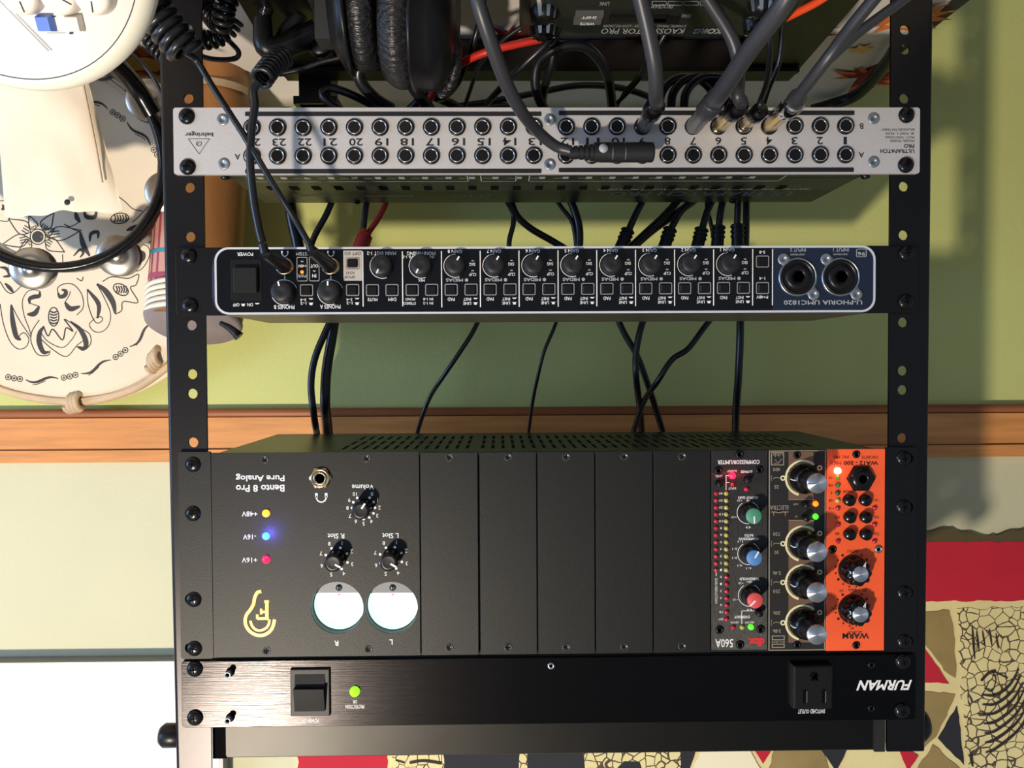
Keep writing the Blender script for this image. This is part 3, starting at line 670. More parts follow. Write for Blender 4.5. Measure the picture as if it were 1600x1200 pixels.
b.stroke([(391, 970), (394, 978), (400, 984), (408, 985), (416, 981), (420, 975), (421, 968)], 3.8, f3)
b.stroke([(417, 939), (417, 967)], 5, f3, 1); b.stroke([(413, 940), (420, 940)], 4, f3, 1); b.stroke([(420, 966.5), (402, 966.5)], 4, f3, 1); b.stroke([(402, 967), (402, 960)], 4, f3, 1)
b.stroke([(416, 956), (408, 956)], 4, f3, 1); b.stroke([(408, 951), (408, 960)], 3.5, f3, 1)
b.build('lit_emblem', L_logo, fr)
for x, y in ((414, 718), (573, 716), (416.5, 1017), (575.5, 1014.5)): flat_screw(fr, x, y, -.003)
# blank panels: lift-away plates
bl = [656.5, 748, 839.5, 930.2, 1020.8, 1111]
names = ['charcoal blank panel next to the twin lit meters', 'second charcoal blank panel counted from the lit meters', 'middle one of the five charcoal blank panels', 'fourth charcoal blank panel counted from the lit meters', 'charcoal blank panel beside the compressor module with the red light column']
for i in range(5):
    xa, xb = P(bl[i + 1] - .8, 860).x, P(bl[i] + .8, 860).x
    if i == 1: xb -= .0004
    o = thing('blank_panel', names[i], 'panel', ((xa + xb) / 2, -.002, zb0), 'blank module panels')
    zz = zb1 + .0002; b = MB(); b.prism([(xa, zb0 + .0004), (xb, zb0 + .0004), (xb, zz), (xa, zz)], -.0012, -.003, .0003); b.build('plate', M_blank, o)
    m = (bl[i] + bl[i + 1]) / 2; flat_screw(o, m, 714.5 - i * .35, -.003); flat_screw(o, m, 1012 - i * .6, -.003)

# ---- compressor module
cm = thing('compressor_module', 'narrow brushed module with red and yellow light columns and three coloured knobs', 'audio module', P(1155, 710, -.002))
q = pxrect(1111.5, 1199.5, 703, 1016, -.003)
MB().prism([(q[0], q[2]), (q[1], q[2]), (q[1], q[3]), (q[0], q[3])], -.0012, -.003, .0003).build('plate', M_dbx, cm)
tw = MB(); tr_ = MB()
def hexscrew(parent, px, py, r=6.5, y=-.003, m=None):
    c = P(px, py, y); rr = r / PXM
    b = MB(); b.lathe(c, [(rr, 0), (rr, .0005), (rr * .8, .0013), (rr * .5, .0014), (rr * .42, .0006)], 20); b.lathe(c, [(rr * .44, .0006), (0, .0006)], 6, mi=1); b.build('panel_bolt', [m or M_screw, M_hole], parent)
for x, y in ((1155, 710), (1122, 735), (1186, 734), (1124, 984), (1188, 983), (1156, 1007)): hexscrew(cm, x, y)
text(tw, 'COMPRESSOR/LIMITER', 1154, 722, 6.5, 66, bold=.02); text(tw, 'OUTPUT', 1144, 736, 3.6, 15); text(tw, 'BYPASS', 1166.5, 737, 3.8, 18, bold=.02); text(tw, 'LEVEL', 1123, 744, 3.4, 11); text(tw, 'INPUT', 1144, 763, 3.6, 12)
ys = [771, 782, 793, 803.5, 814.3, 825.2, 836, 847, 858, 869, 880, 890.5]
lb = ['40', '30', '20', '15', '10', '8', '6', '5', '4', '3', '2', '1']
for y, s_ in zip(ys, lb): led_part(cm, 1118.5, y, 3.7, D_red); led_part(cm, 1134.5, y, 3.7, D_yel); text(tw, s_, 1126.5, y, 3.6, 3 * len(s_))
for y, s_ in zip((901.5, 912.5, 923.5, 934.5, 945.5, 956.5, 967.5), ('0', '1', '2', '4', '6', '10', '20+')): led_part(cm, 1135, y, 3.7, D_red); text(tw, s_, 1126.5, y, 3.6, 2.6 * len(s_))
led_part(cm, 1144, 743, 5.5, L_redb, label='lit red light'); led_part(cm, 1144, 757, 3.5, D_red); led_part(cm, 1166, 764.5, 4, D_red)
led_part(cm, 1145, 980, 3.8, D_red); led_part(cm, 1159, 980, 3.8, D_yel); led_part(cm, 1173, 979.5, 4.5, L_green, label='lit green light')
text(tw, 'GAIN REDUCTION', 1119, 923, 3.6, 40, rot=90); text(tw, 'OVEREASY', 1159.5, 964, 4.5, 25, bold=.02); text(tw, 'ABOVE', 1148, 972.5, 3.2, 13); text(tw, 'BELOW', 1171, 972.5, 3.2, 14)
text(tw, '560A', 1131.5, 1005, 13.5, 28, bold=.01); text(tr_, 'dbx', 1182, 1003, 13, 26, bold=.05)
for pts in ([(1134.5, 766), (1134.5, 743), (1140, 743)], [(1134.5, 754), (1140, 754)], [(1159, 975), (1159, 954.5), (1179, 954.5)], [(1119, 894), (1119, 900)]):
    for i in range(len(pts) - 1): tw.stroke([pts[i], pts[i + 1]], 1, f3, 1)
for px, py, m, ang, nm, yl in ((1169, 801, M_capg, 92, 'OUTPUT GAIN', 777.5), (1170, 865, M_capb, -120, 'COMPRESSION', 842), (1171, 930, M_capr, 45, 'THRESHOLD', 904.5)):
    c = P(px, py); r = 12.5 / PXM; hh = .0125
    o = MB().lathe(c, [(r * 1.15, 0), (r * 1.1, .002), (r * .97, .010), (r * .95, .0115)], 36, scal=.04, k=18, scal_from=r * .9).build('control_knob', M_knob, cm)
    b = MB(); b.lathe(c + Vector((0, -.0112, 0)), [(r * .96, 0), (r * .96, .0012), (r * .88, .0015), (0, .0015)], 32); b.build('knob_cap', m, o)
    a = R(ang); d = Vector((math.cos(a), 0, math.sin(a))); p = c + Vector((0, -.0129, 0)); n = Vector((-d.z, 0, d.x)) * .0005
    b = MB(); A = p - d * r * .0; B = p + d * r * .92; b.add([A - n, B - n, B + n, A + n], [(0, 1, 2, 3)]); b.build('pointer_mark', M_white, o)
    cc = P(px, py, Y); tw.arc((cc.x, cc.z), 17.5 / PXM, -120 + 0, 90, .0004, Y, 30) if False else tw.arc((cc.x, cc.z), 17.5 / PXM, -60, 95, .0004, Y, 24); tw.arc((cc.x, cc.z), 17.5 / PXM, -160, -115, .0003, Y, 8)
    text(tw, nm, px, yl, 4.2, 31, bold=.02)
    for k, s_ in enumerate(('+20', '+10', '0') if m is not M_capb else ('1:1', '2:1', '3:1', '4:1', '6:1')):
        t = R(-55 + k * (145 / (2 if m is not M_capb else 4))); text(tw, s_, px - 23 * math.cos(t), py + 23 * math.sin(t), 3.3, 8)
text(tw, 'RATIO', 1170, 836.5, 4, 14, bold=.02); text(tw, 'dB', 1169, 782.5, 3.2, 6); text(tw, 'dBu', 1171, 909.5, 3.2, 8)
for x, y in ((1166, 749), (1122, 755), (1184, 956)):
    b = MB(); b.lathe(P(x, y), [(.0021, 0), (.0021, .005), (.0017, .0055), (0, .0055)], 16); b.build('push_button', M_button, cm)
tw.build('lettering', M_white, cm); tr_.build('red_lettering', M_redink, cm)

# ---- equaliser module
eq = thing('equaliser_module', 'black and brown module with four tall knobs capped in spun metal', 'audio module', P(1245, 710, -.002))
q = pxrect(1200.5, 1290.5, 703, 1017, -.003); rect = lambda q, g=0: [(q[0] + g, q[2] + g), (q[1] - g, q[2] + g), (q[1] - g, q[3] - g), (q[0] + g, q[3] - g)]
MB().prism(rect(q), -.0012, -.003, .0002).build('plate', M_matte, eq)
b = MB(); fill(b, rect(q, .0003), [rect(q, .0009)], -.003, -.0031); tl = b
bq = MB()
for a, c in ((706, 780), (813.5, 1004)): g = pxrect(1232, 1271, a, c, -.0031); bq.add([(g[0], -.0031, g[2]), (g[1], -.0031, g[2]), (g[1], -.0031, g[3]), (g[0], -.0031, g[3])], [(0, 1, 2, 3)])
bq.build('brown_stripe', M_brown, eq)
for a, c, e, f in ((1205, 1225, 706, 727), (1206, 1226, 993, 1000), (1206, 1226, 1006, 1012)): g = pxrect(a, c, e, f, -.0032); fill(tl, rect(g), [rect(g, .0005)], -.0031, -.0033)
for y in (780.5, 813): tl.stroke([(1232, y), (1272, y)], 1.1, f3, 1)
for s_, y in (('400', 733.5), ('25', 761), ('730', 834.5), ('30', 863), ('5.4k', 895.5), ('250', 924), ('20k', 958), ('3.8k', 986)): text(tl, s_, 1213.5, y, 5.6, bold=.01)
text(tl, 'ELECTRA', 1217.5, 793, 7, 29, bold=.01); text(tl, 'HPF', 1243, 787.5, 3.4, 8); text(tl, 'IN', 1244, 807, 3.4, 4); text(tl, 'KUSH', 1216, 1003, 4.6, 20); text(tl, 'ubk', 1215, 710.5, 7, 16)
tl.stroke([(1209, 724), (1216, 724), (1211, 718)], 1, f3, 1); tl.stroke([(1216, 724), (1221, 717)], 1, f3, 1)
tl.stroke([(1205, 800), (1212, 800), (1217, 801.5), (1222, 800), (1232, 800)], 1.3, f3, 2); tl.stroke([(1209, 800), (1209, 808)], lambda t: 2 * (1 - t), f3, 1); tl.stroke([(1227, 800), (1227, 808)], lambda t: 2 * (1 - t), f3, 1)
tcr = MB()
for i, yc in enumerate((747, 849.5, 910, 973)):
    px = 1254.8; c = P(px, yc, -.0033); rr = 27 / PXM
    tcr.arc((c.x, c.z), rr, -130, 75, .0014, -.0033, 30)
    for k in range(9):
        t = R(-110 + k * 21); 
        tcr.stroke([(px - 26 * math.cos(t), yc + 26 * math.sin(t)), (px - 23.6 * math.cos(t), yc + 23.6 * math.sin(t))], 1.2, f3, 1)
    for dx, dy in ((-31.5, 0), (26, -16)):
        g = P(px + dx, yc + dy, -.0033); tcr.arc((g.x, g.z), .0013, 0, 360, .0009, -.00335, 16)
    for a0, a1 in ((150 + 180, 390),):
        g = P(1213.5, yc, -.0033); tl.arc((g.x - .001, g.z), .0046, -25, 25, .0003, -.0033, 8)
    tl.stroke([(1208, yc + 1), (1212, yc - 1), (1218, yc)], 1, f3, 3)
    c = P(px, yc); r = 25 / PXM
    o = MB().lathe(c, [(r, 0), (r, .0015), (r * .93, .005), (r * .80, .0095), (r * .66, .0105)], 44).build('control_knob', M_gloss, eq)
    b = MB(); b.lathe(c + Vector((0, -.0105, 0)), [(r * .64, 0), (r * .62, .001), (r * .60, .0125), (r * .60, .0128)], 60, scal=.05, k=30, scal_from=.001); b.build('fluted_grip', M_knob, o)
    b = MB(); b.lathe(c + Vector((0, -.0232, 0)), [(r * .61, 0), (r * .61, .001), (r * .57, .0015), (0, .0016)], 48); b.build('metal_cap', M_spun, o)
    b = MB(); p = c + Vector((0, -.0249, 0)); b.box((p.x + .0005, p.y, p.z - .00015), (p.x + r * .58, p.y + .0002, p.z + .00015)); b.build('pointer_line', M_ink, o)
    b = MB(); b.box((c.x + r * .78, c.y - .0102, c.z - .0003), (c.x + r * .95, c.y - .0045, c.z + .0003)); b.build('skirt_line', M_white, o)
tl.build('lettering', M_tan_ink, eq); tcr.build('dial_ring', M_cream_ink, eq)
led_part(eq, 1274, 787, 4.5, L_orange, label='lit orange light'); led_part(eq, 1274, 807, 4.5, L_green, label='lit green light')
for x, y in ((1245, 711), (1245, 1007)): hexscrew(eq, x, y, 6)
for x, y in ((1256, 787.5), (1256, 808)): b = MB(); b.lathe(P(x, y), [(.002, 0), (.002, .006), (.0015, .0065), (0, .0065)], 14); b.build('toggle_button', M_knob, eq)

# ---- preamp module
pr = thing('preamp_module', 'bright orange preamp module with black socket, six black buttons and two fluted knobs', 'audio module', P(1336, 710, -.002))
q = pxrect(1291.5, 1382.5, 701.5, 1017, -.003)
MB().prism(rect(q), -.0012, -.003, .0003).build('plate', M_orange, pr)
ti = MB()
for s_, x, y, hh, ww, bo in (('DISCRETE', 1359, 714.5, 4.6, 25, 0), ('MIC PRE', 1314, 714, 4.6, 24, 0), ('WA12 - 500', 1345, 723.5, 6.5, 54, .03), ('MKII', 1306, 723.5, 6, 17, 0), ('POWER', 1325, 768, 4.2, 16, 0), ('HI-Z', 1367, 781.5, 4.2, 10, 0), ('POL', 1308, 808, 4.4, 8, 0), ('PAD', 1369, 808, 4.4, 8, 0), ('48V', 1308, 834, 4.4, 8, 0), ('TONE', 1368, 834, 4.4, 12, 0), ('OUTPUT', 1332, 861, 4.6, 18, 0), ('GAIN', 1332, 922, 4.6, 13, 0), ('45', 1332, 982, 4, 6, 0), ('65', 1314.5, 923.5, 4, 6, 0), ('25', 1351, 923, 4, 6, 0), ('-MIC', 1304, 951, 4, 12, 0), ('AUDIO', 1336, 987.5, 3, 23, 0), ('WARM', 1337, 993.5, 9, 42, .03)): text(ti, s_, x, y, hh, ww, bold=bo)
for s_, y in (('-20', 746.5), ('-08', 758.5), ('0', 770), ('+08', 782), ('+18', 794.5)): text(ti, s_, 1299, y, 4, 2.8 * len(s_))
for px, py in ((1332, 890), (1332, 951.5)):
    for k in range(14):
        t = R(-55 + k * 22.5); g = P(px - 27 * math.cos(t), py + 27 * math.sin(t), -.0032); ti.lathe(g, [(.0006 if k % 4 else .0009, 0), (.0006 if k % 4 else .0009, .00004)], 8)
    c = P(px, py); r = 23.5 / PXM
    o = MB().lathe(c, [(r * .98, 0), (r, .001), (r * .94, .004), (r * .88, .0045)], 48).build('fluted_knob', M_knob, pr)
    b = MB(); b.lathe(c + Vector((0, -.0045, 0)), [(r * .95, 0), (r * .92, .004), (r * .80, .0068), (r * .5, .0072)], 72, scal=.14, k=9, scal_from=r * .6); b.build('grip', M_gloss, o)
    b = MB(); b.lathe(c + Vector((0, -.0112, 0)), [(r * .52, 0), (r * .52, .0012), (r * .47, .0016), (0, .0017)], 40); b.build('metal_cap', M_spun, o)
    b = MB(); a = R(-118); d = Vector((math.cos(a), 0, math.sin(a))); n = Vector((-d.z, 0, d.x)) * .0011; A = c + d * r * .52; B = c + d * r * .9
    A.y = B.y = c.y - .0122; B.y = c.y - .0108; b.add([A - n, B, A + n], [(0, 1, 2)]); b.build('pointer_mark', M_white, o)
ti.build('lettering', M_ink, pr)
led_part(pr, 1308.5, 735.5, 5.5, led('led_hot', (255, 150, 130), 14), label='lit red light')
for y, m in ((746.5, mat('lens_lime', rgb(90, 150, 40), .2, coat=1)), (758, D_grn), (770, mat('lens_dark', rgb(30, 60, 30), .2, coat=1)), (782, D_yel), (794, D_red)): led_part(pr, 1308.5, y, 4, m)
for x, y in ((1366, 793.5), (1309, 819.5), (1366, 819.5), (1309, 845.5), (1366, 845.5)): led_part(pr, x, y, 4, D_red)
for x, y in ((1325, 781), (1350, 781), (1326, 807.5), (1351, 807.5), (1326, 834), (1351, 834)):
    b = MB(); b.lathe(P(x, y), [(.0038, 0), (.0038, .0035), (.0034, .0043), (0, .0046)], 24); b.build('round_button', M_gloss, pr)
c = P(1345, 747.5); b = MB(); b.lathe(c, [(.0096, 0), (.0096, .0004), (.0088, .0022), (.0074, .0026)], 6, smooth=False); b.lathe(c, [(.0075, .002), (.0068, .0034), (.0040, .0040), (.0028, .0040), (.0026, .0020)], 30); b.lathe(c, [(.003, .0028), (0, .0028)], 20, mi=1); b.build('input_socket', [M_screw, M_hole], pr)
for x, y in ((1337.5, 710), (1337.5, 1008)): hexscrew(pr, x, y, 6)
for x, y in ((1300.5, 858.5), (1372, 858)): hexscrew(pr, x, y, 6.5, m=M_steel if x > 1350 else None)

# ------------------------------------------------------------------ power conditioner
pc = thing('power_conditioner', 'black brushed power unit with rocker switch and front outlet, topmost unit in the rack', 'audio gear', P(856, 1080, 0))
q = pxrect(287, 1425, 1027.5, 1131, -.003)
b = MB(); b.prism(rrect(RX - .2413, RX + .2413, q[2], q[3], .0025), 0, -.003, .0004); b.build('faceplate', M_brushed, pc)
b = MB(); b.box((RX - .2228, 0, q[2] - .0008), (RX + .2228, .16, q[3] - .004)); b.build('case', M_chassis, pc)
mount(pc, [(304.5, 1045), (305, 1121), (1410, 1033), (1409, 1110)])
for x, y in ((360, 1050), (360, 1121)):
    b = MB(); c = P(x, y); b.lathe(c, [(.0028, 0), (.0028, .0008)], 18, mi=1); b.lathe(c, [(.0021, 0), (.0021, .006), (.0014, .0061), (.0013, .004)], 18); b.lathe(c, [(.0014, .0045), (0, .0045)], 12, mi=1); b.build('peg', [M_steel, M_hole], pc)
for x, y in ((861, 1040), (1361, 1038.5), (1361, 1106)): hexscrew(pc, x, y, 6, m=M_steel if x < 900 else None)
q = pxrect(455, 516, 1044, 1117, -.003); sw = MB().prism(rect(q), -.003, -.0052, .0005).build('power_switch', M_knob_soft, pc)
q = pxrect(461, 508, 1053, 1110, -.005)
b = MB(); zm = q[2] + (q[3] - q[2]) * .34
vs_ = []
for x in (q[0], q[1]): vs_ += [(x, -.0045, q[2]), (x, -.0052, q[2]), (x, -.0065, zm), (x, -.0102, zm + .0001), (x, -.0066, q[3]), (x, -.0045, q[3])]
b.add(vs_, [(0, 1, 2, 3, 4, 5), (11, 10, 9, 8, 7, 6), (0, 6, 7, 1), (1, 7, 8, 2), (2, 8, 9, 3), (3, 9, 10, 4), (4, 10, 11, 5), (5, 11, 6, 0)]); b.build('rocker', M_button, sw)
led_part(pc, 554.5, 1080, 8, led('led_lime', (120, 230, 30), 2.2), label='lit green light')
tw = MB(); text(tw, 'POWER-ON', 485, 1126, 6, 26, bold=.01); text(tw, 'PROTECTION', 554.5, 1104, 6, 29, bold=.01); text(tw, 'OK', 554.5, 1096.5, 5.5, 7, bold=.01)
text(tw, 'SWITCHED OUTLET', 1268, 1111.5, 6.5, 43, bold=.01); text(tw, 'FURMAN', 1381.5, 1070.5, 16.5, 83, bold=.03, shear=.35); tw.build('lettering', M_white, pc)
q = pxrect(1243, 1300, 1042, 1107, -.009); b = MB(); b.prism(rect((q[0] - .0008, q[1] + .0010, q[2] - .0005, q[3] + .0005)), -.003, -.0088, .0010); ol = b.build('power_outlet', M_button, pc)
b = MB()
for x, y, w_, h_ in ((1258, 1088.5, 6.5, 21), (1287.5, 1088, 6.5, 22)): g = pxrect(x - w_ / 2, x + w_ / 2, y - h_ / 2, y + h_ / 2, -.0089); b.prism(rect(g), -.0085, -.0089)
g = P(1272, 1059, -.0089); b.prism([(g.x - .0026, g.z + .002), (g.x + .0026, g.z + .002)][::-1] + [(g.x + .003 * math.cos(R(t)), g.z - .001 + .003 * math.sin(R(t))) for t in range(0, -181, -20)], -.0085, -.0089); b.build('socket_slots', M_hole, ol)
b = MB()
for x, y in ((1260.6, 1089), (1290, 1089)): g = pxrect(x - .8, x + .8, y - 9, y + 9, -.0090); b.prism(rect(g), -.0088, -.0091)
b.build('slot_contacts', M_nickel, ol)

# ------------------------------------------------------------------ board and wall hanging
bd = thing('white_board', 'white boxed board mounted high on the wall in the lamp light', 'board', (.6, YW, 1.2))
c0 = P(345, 1033, YW - .019)
MB().box((c0.x, YW - .0172, c0.z + .0003), (1.2, YW - .001, 1.75)).build('frame', mat('board_shade_grey', rgb(120, 122, 120), .6), bd); MB().box((c0.x, YW - .019, c0.z), (1.2, YW - .0172, 1.75)).build('panel', M_board, bd)  # grey body puts the shade of the underside into its colour
b = MB(); b.box((c0.x - .0008, YW - .0194, c0.z), (c0.x + .0035, YW - .0186, 1.75)); b.build('edge_strip', M_board_e, bd)
def batik(name, base, ink, sc=55, th=.045):
    m = base.copy(); m.name = name; nt = m.node_tree; bs = nt.nodes['Principled BSDF']
    src = bs.inputs['Base Color'].links[0].from_socket
    tc = nt.nodes.new('ShaderNodeTexCoord'); no = nt.nodes.new('ShaderNodeTexNoise'); no.inputs['Scale'].default_value = 40
    ad = nt.nodes.new('ShaderNodeVectorMath'); ad.operation = 'MULTIPLY_ADD'; ad.inputs[1].default_value = (.012, .012, .012)
    vo = nt.nodes.new('ShaderNodeTexVoronoi'); vo.feature = 'DISTANCE_TO_EDGE'; vo.inputs['Scale'].default_value = sc
    nt.links.new(tc.outputs['Object'], no.inputs[0]); nt.links.new(no.outputs['Color'], ad.inputs[0]); nt.links.new(tc.outputs['Object'], ad.inputs[2]); nt.links.new(ad.outputs[0], vo.inputs['Vector'])
    n2 = nt.nodes.new('ShaderNodeTexNoise'); n2.inputs['Scale'].default_value = 22; nt.links.new(tc.outputs['Object'], n2.inputs[0])
    ml = nt.nodes.new('ShaderNodeMath'); ml.operation = 'MULTIPLY'; ml.inputs[1].default_value = th * 2; nt.links.new(n2.outputs[0], ml.inputs[0])
    lt = nt.nodes.new('ShaderNodeMath'); lt.operation = 'LESS_THAN'; nt.links.new(vo.outputs['Distance'], lt.inputs[0]); nt.links.new(ml.outputs[0], lt.inputs[1])
    mx = nt.nodes.new('ShaderNodeMix'); mx.data_type = 'RGBA'; mx.inputs[7].default_value = ink
    nt.links.new(lt.outputs[0], mx.inputs[0]); nt.links.new(src, mx.inputs[6]); nt.links.new(mx.outputs[2], bs.inputs['Base Color']); return m
M_crack = batik('batik_crackle', M_batik, rgb(84, 70, 52), 105, .05)
wh = thing('wall_hanging', 'batik wall hanging in red, cream, olive and black fixed above the wood rail', 'tapestry', (-.2, YW, 1.2))
def wv(px, py, y=YW - .003): return P(px, py, y)
edge_ = [(465, 1185)] ; rr_ = random.Random(3)
top = [(px, 838 + 3 * math.sin(px * .09) + rr_.uniform(-2, 2)) for px in range(465, 2060, 14)]
b = MB(); pts = [wv(*p) for p in top] + [wv(2060, 1600), wv(465, 1600)]
b.prism([(p.x, p.z) for p in pts], YW - .0008, YW - .003); b.build('cloth', M_batik, wh)
fr_ = [(px, 832 + 5 * math.sin(px * .05) + rr_.uniform(-4, 3)) for px in range(465, 2060, 7)]
pts = [wv(*p) for p in fr_] + [wv(2060, 850), wv(465, 850)]
b = MB(); b.prism([(p.x, p.z) for p in pts], YW - .0030, YW - .0034); b.build('frayed_hem', mat('hem_brown', rgb(86, 74, 46), .85), wh)
lay = [0]
def patch(pts, m, jag=1.5, k=3):
    lay[0] += 1; y = YW - .0037 - .00004 * lay[0]; q = []; n = len(pts)
    for i in range(n):
        a, c = pts[i], pts[(i + 1) % n]; L = max(1, int(math.dist(a, c) / 9))
        for j in range(L): t = j / L; q.append((a[0] + (c[0] - a[0]) * t + rr_.uniform(-jag, jag), a[1] + (c[1] - a[1]) * t + rr_.uniform(-jag, jag)))
    w3 = [wv(*p) for p in q]; b = MB(); fill(b, [(p.x, p.z) for p in w3], [], YW - .0032, y); return b.build('fabric_patch', m, wh)
patch([(608, 846), (2060, 846), (2060, 938), (608, 940)], M_bred)
patch([(466, 846), (606, 846), (606, 1590), (466, 1590)], M_bred)
patch([(1497, 950), (2050, 950), (2050, 1590), (1512, 1590), (1512, 1200), (1502, 1080)], M_crack, 3)
patch([(1442, 955), (1484, 953), (1491, 1000), (1493, 1058), (1481, 1054), (1442, 1000), (1400, 960)], M_btan)
patch([(1410, 975), (1440, 1006), (1482, 1067), (1380, 1064)], M_bred, 1)
patch([(1370, 1072), (1493, 1085), (1462, 1150), (1440, 1170), (1380, 1160)], M_btan)
patch([(1495, 1102), (1506, 1194), (1464, 1154)], M_bblack, 1)
patch([(1458, 1163), (1500, 1202), (1490, 1300), (1390, 1300), (1430, 1205)], M_btan)
patch([(612, 1100), (690, 1100), (712, 1300), (612, 1300)], M_crack); patch([(690, 1120), (1060, 1120), (1060, 1300), (712, 1300), (694, 1210)], M_bblack)
patch([(815, 1120), (826, 1120), (820, 1300), (806, 1300)], M_crack, .8); patch([(905, 1120), (1062, 1120), (1062, 1300), (960, 1300), (915, 1210)], M_crack)
patch([(965, 1300), (958, 1205), (975, 1188), (1000, 1190), (1015, 1230), (1010, 1300)], M_bblack, 1)
patch([(1063, 1120), (1100, 1120), (1078, 1200), (1064, 1230)], M_bblack, 1); patch([(1170, 1160), (1212, 1160), (1192, 1193)], M_bred, .6)
patch([(1215, 1140), (1278, 1150), (1296, 1210), (1290, 1300), (1196, 1300), (1202, 1200)], M_btan); patch([(1278, 1165), (1326, 1165), (1308, 1200), (1303, 1200)], M_bblack, .6)
patch([(1098, 1160), (1168, 1160), (1190, 1210), (1180, 1300), (1080, 1300), (1082, 1200)], mat('batik_pale', rgb(240, 230, 196), .8)); patch([(1400, 1160), (1434, 1180), (1418, 1204)], M_bred, .6)
b = MB(); fw = lambda u, v: wv(u, v, YW - .0052)
for k in range(7):
    o = k * 15; b.stroke([(1534 + k, 1086 + o), (1556, 1086 + o * .93), (1578 + k * 2, 1070 + o * .8), (1592 + k * 3, 1045 + o * .72)], lambda t: 4.2 * (.5 + math.sin(3.1 * t) * .5), fw)
for x, a, c, wd in ((1519, 978, 1030, 4), (1526, 985, 1018, 3), (1535, 985, 1010, 3), (1546, 983, 1010, 3), (1556, 990, 1014, 3), (1602, 990, 1030, 3), (1516, 1176, 1198, 5)): b.stroke([(x, a), (x + 2, (a + c) / 2), (x + 4, c)], lambda t: wd * (.4 + math.sin(3.1 * t) * .6), fw)
b.stroke([(1533, 1064), (1545, 1052), (1556, 1048)], 4, fw); b.stroke([(1538, 1075), (1550, 1080), (1556, 1062), (1552, 1050), (1575, 1060)], 2, fw)
b.stroke([(640, 1192), (662, 1189), (690, 1193)], 4, fw); b.stroke([(618, 1188), (632, 1192)], 2, fw)
b.build('inked_marks', M_bink, wh, kind='stuff')

# ------------------------------------------------------------------ frame drum with painted head
def ray(px, py): return CF + CR * ((px - 800) / FPX) + CD * ((py - 600) / FPX)
dt = R(19); DN = Vector((0, -math.cos(dt), math.sin(dt))); DU = Vector((0, math.sin(dt), math.cos(dt))); DX = Vector((1, 0, 0))
DC = P(58, 368, .178)
def on_drum(px, py, off=.0006):
    d = ray(px, py); q = DC + DN * off; return CAM + d * ((q - CAM).dot(DN) / d.dot(DN))
drm = thing('frame_drum', 'round hide frame drum with black tribal drawing leaning on the wall', 'drum', (DC.x, .16, TZ))
RD = .1505
hw = MB(); hw.lathe(DC - DN * .001, [(RD * .985, -.018), (RD * .985, 0)], 72, ax=DN); hw.build('shell', M_wood_dark, drm)
b = MB(); b.lathe(DC, [(RD * 1.01, -.004), (RD * .99, .0), (RD * .96, .0004), (0, .0004)], 96, ax=DN); b.build('drumhead', M_skin, drm)
def ringpts(r, off, n=96, wob=0, seed=0):
    q = random.Random(seed); ph = [q.uniform(0, 6.28) for _ in range(6)]; out = []
    for i in range(n + 1):
        a = 2 * math.pi * i / n; rr = r * (1 + wob * sum(math.sin((k * 3 + 2) * a + ph[k]) for k in range(6)) / 3)
        out.append(DC + DX * rr * math.cos(a) + DU * rr * math.sin(a) + DN * off)
    return out
b = MB(); b.tube(ringpts(RD * 1.015, -.002, wob=.006, seed=2), .0046, 10, cat=False); b.build('folded_rim', M_hide, drm)
b = MB(); b.tube(ringpts(RD * 1.0, .0012, wob=.004, seed=5), .0014, 6, cat=False); b.build('rim_lace', M_hide, drm)
b = MB(); b.tube(ringpts(RD * 1.035, -.012, wob=.008, seed=9), .0046, 10, cat=False); b.build('outer_hoop', M_pale, drm)
for px, py, a in ((118, 629, .2), (243, 562, .8)):
    c = on_drum(px, py, .002); t_ = Vector((-math.cos(a), 0, math.sin(a) * -1)); o = []
    for i in range(40):
        th = i / 39 * 6.28 * 3.2; o.append(c + DX * (.011 * math.cos(a) * (i / 39 - .5) * -1 + .002 * math.cos(th)) + DU * (.0075 * math.sin(th) + .011 * -math.sin(a) * (i / 39 - .5) * 1) + DN * (.0055 * math.cos(th)))
    MB().tube(o, .0030, 8, cat=False).build('lace_knot', M_hide, drm)
b = MB(); D3 = on_drum
def st(pts, wd): b.stroke([(x / 4, 300 + y / 4) for x, y in pts], (lambda t, w_=wd: 1.15 * w_ * (.35 + .65 * math.sin(math.pi * min(1, max(0, t)))) ) if wd > 3 else wd * .55 + .35, D3, 6)
def circle_px(cx, cy, r, wd, n=14): b.stroke([(cx + r * math.cos(2 * math.pi * i / n), cy + r * math.sin(2 * math.pi * i / n)) for i in range(n + 1)], wd, D3, 2)
for k in range(16):
    for j in (-1, 0, 1):
        a = R(-9.2 + 22.2 * k + j * 2.35); circle_px(58 + 226 * math.sin(a), 368 + 226 * math.cos(a), 4.1, 1.3); circle_px(58 + 226 * math.sin(a), 368 + 226 * math.cos(a), 1.2, 1.4, 8)
    pts = []
    for i in range(9):
        a = R(-9.2 + 22.2 * k + 4.6 + i * 13 / 8); rr = 226 + 3.5 * math.sin(i / 8 * 6.28); pts.append((58 + rr * math.sin(a), 368 + rr * math.cos(a)))
    b.stroke(pts, lambda t: 1.2 + 3 * math.sin(math.pi * t), D3, 3); pts2 = [(x + 4 * (i / 8 - .5), y + 4) for i, (x, y) in enumerate(pts[2:6])]; b.stroke(pts2, 1.2, D3, 3)
circle_px(59, 370, 12, 1.6, 20); circle_px(59, 370, 7.5, 3, 18); circle_px(59, 370, 3, 6, 12)
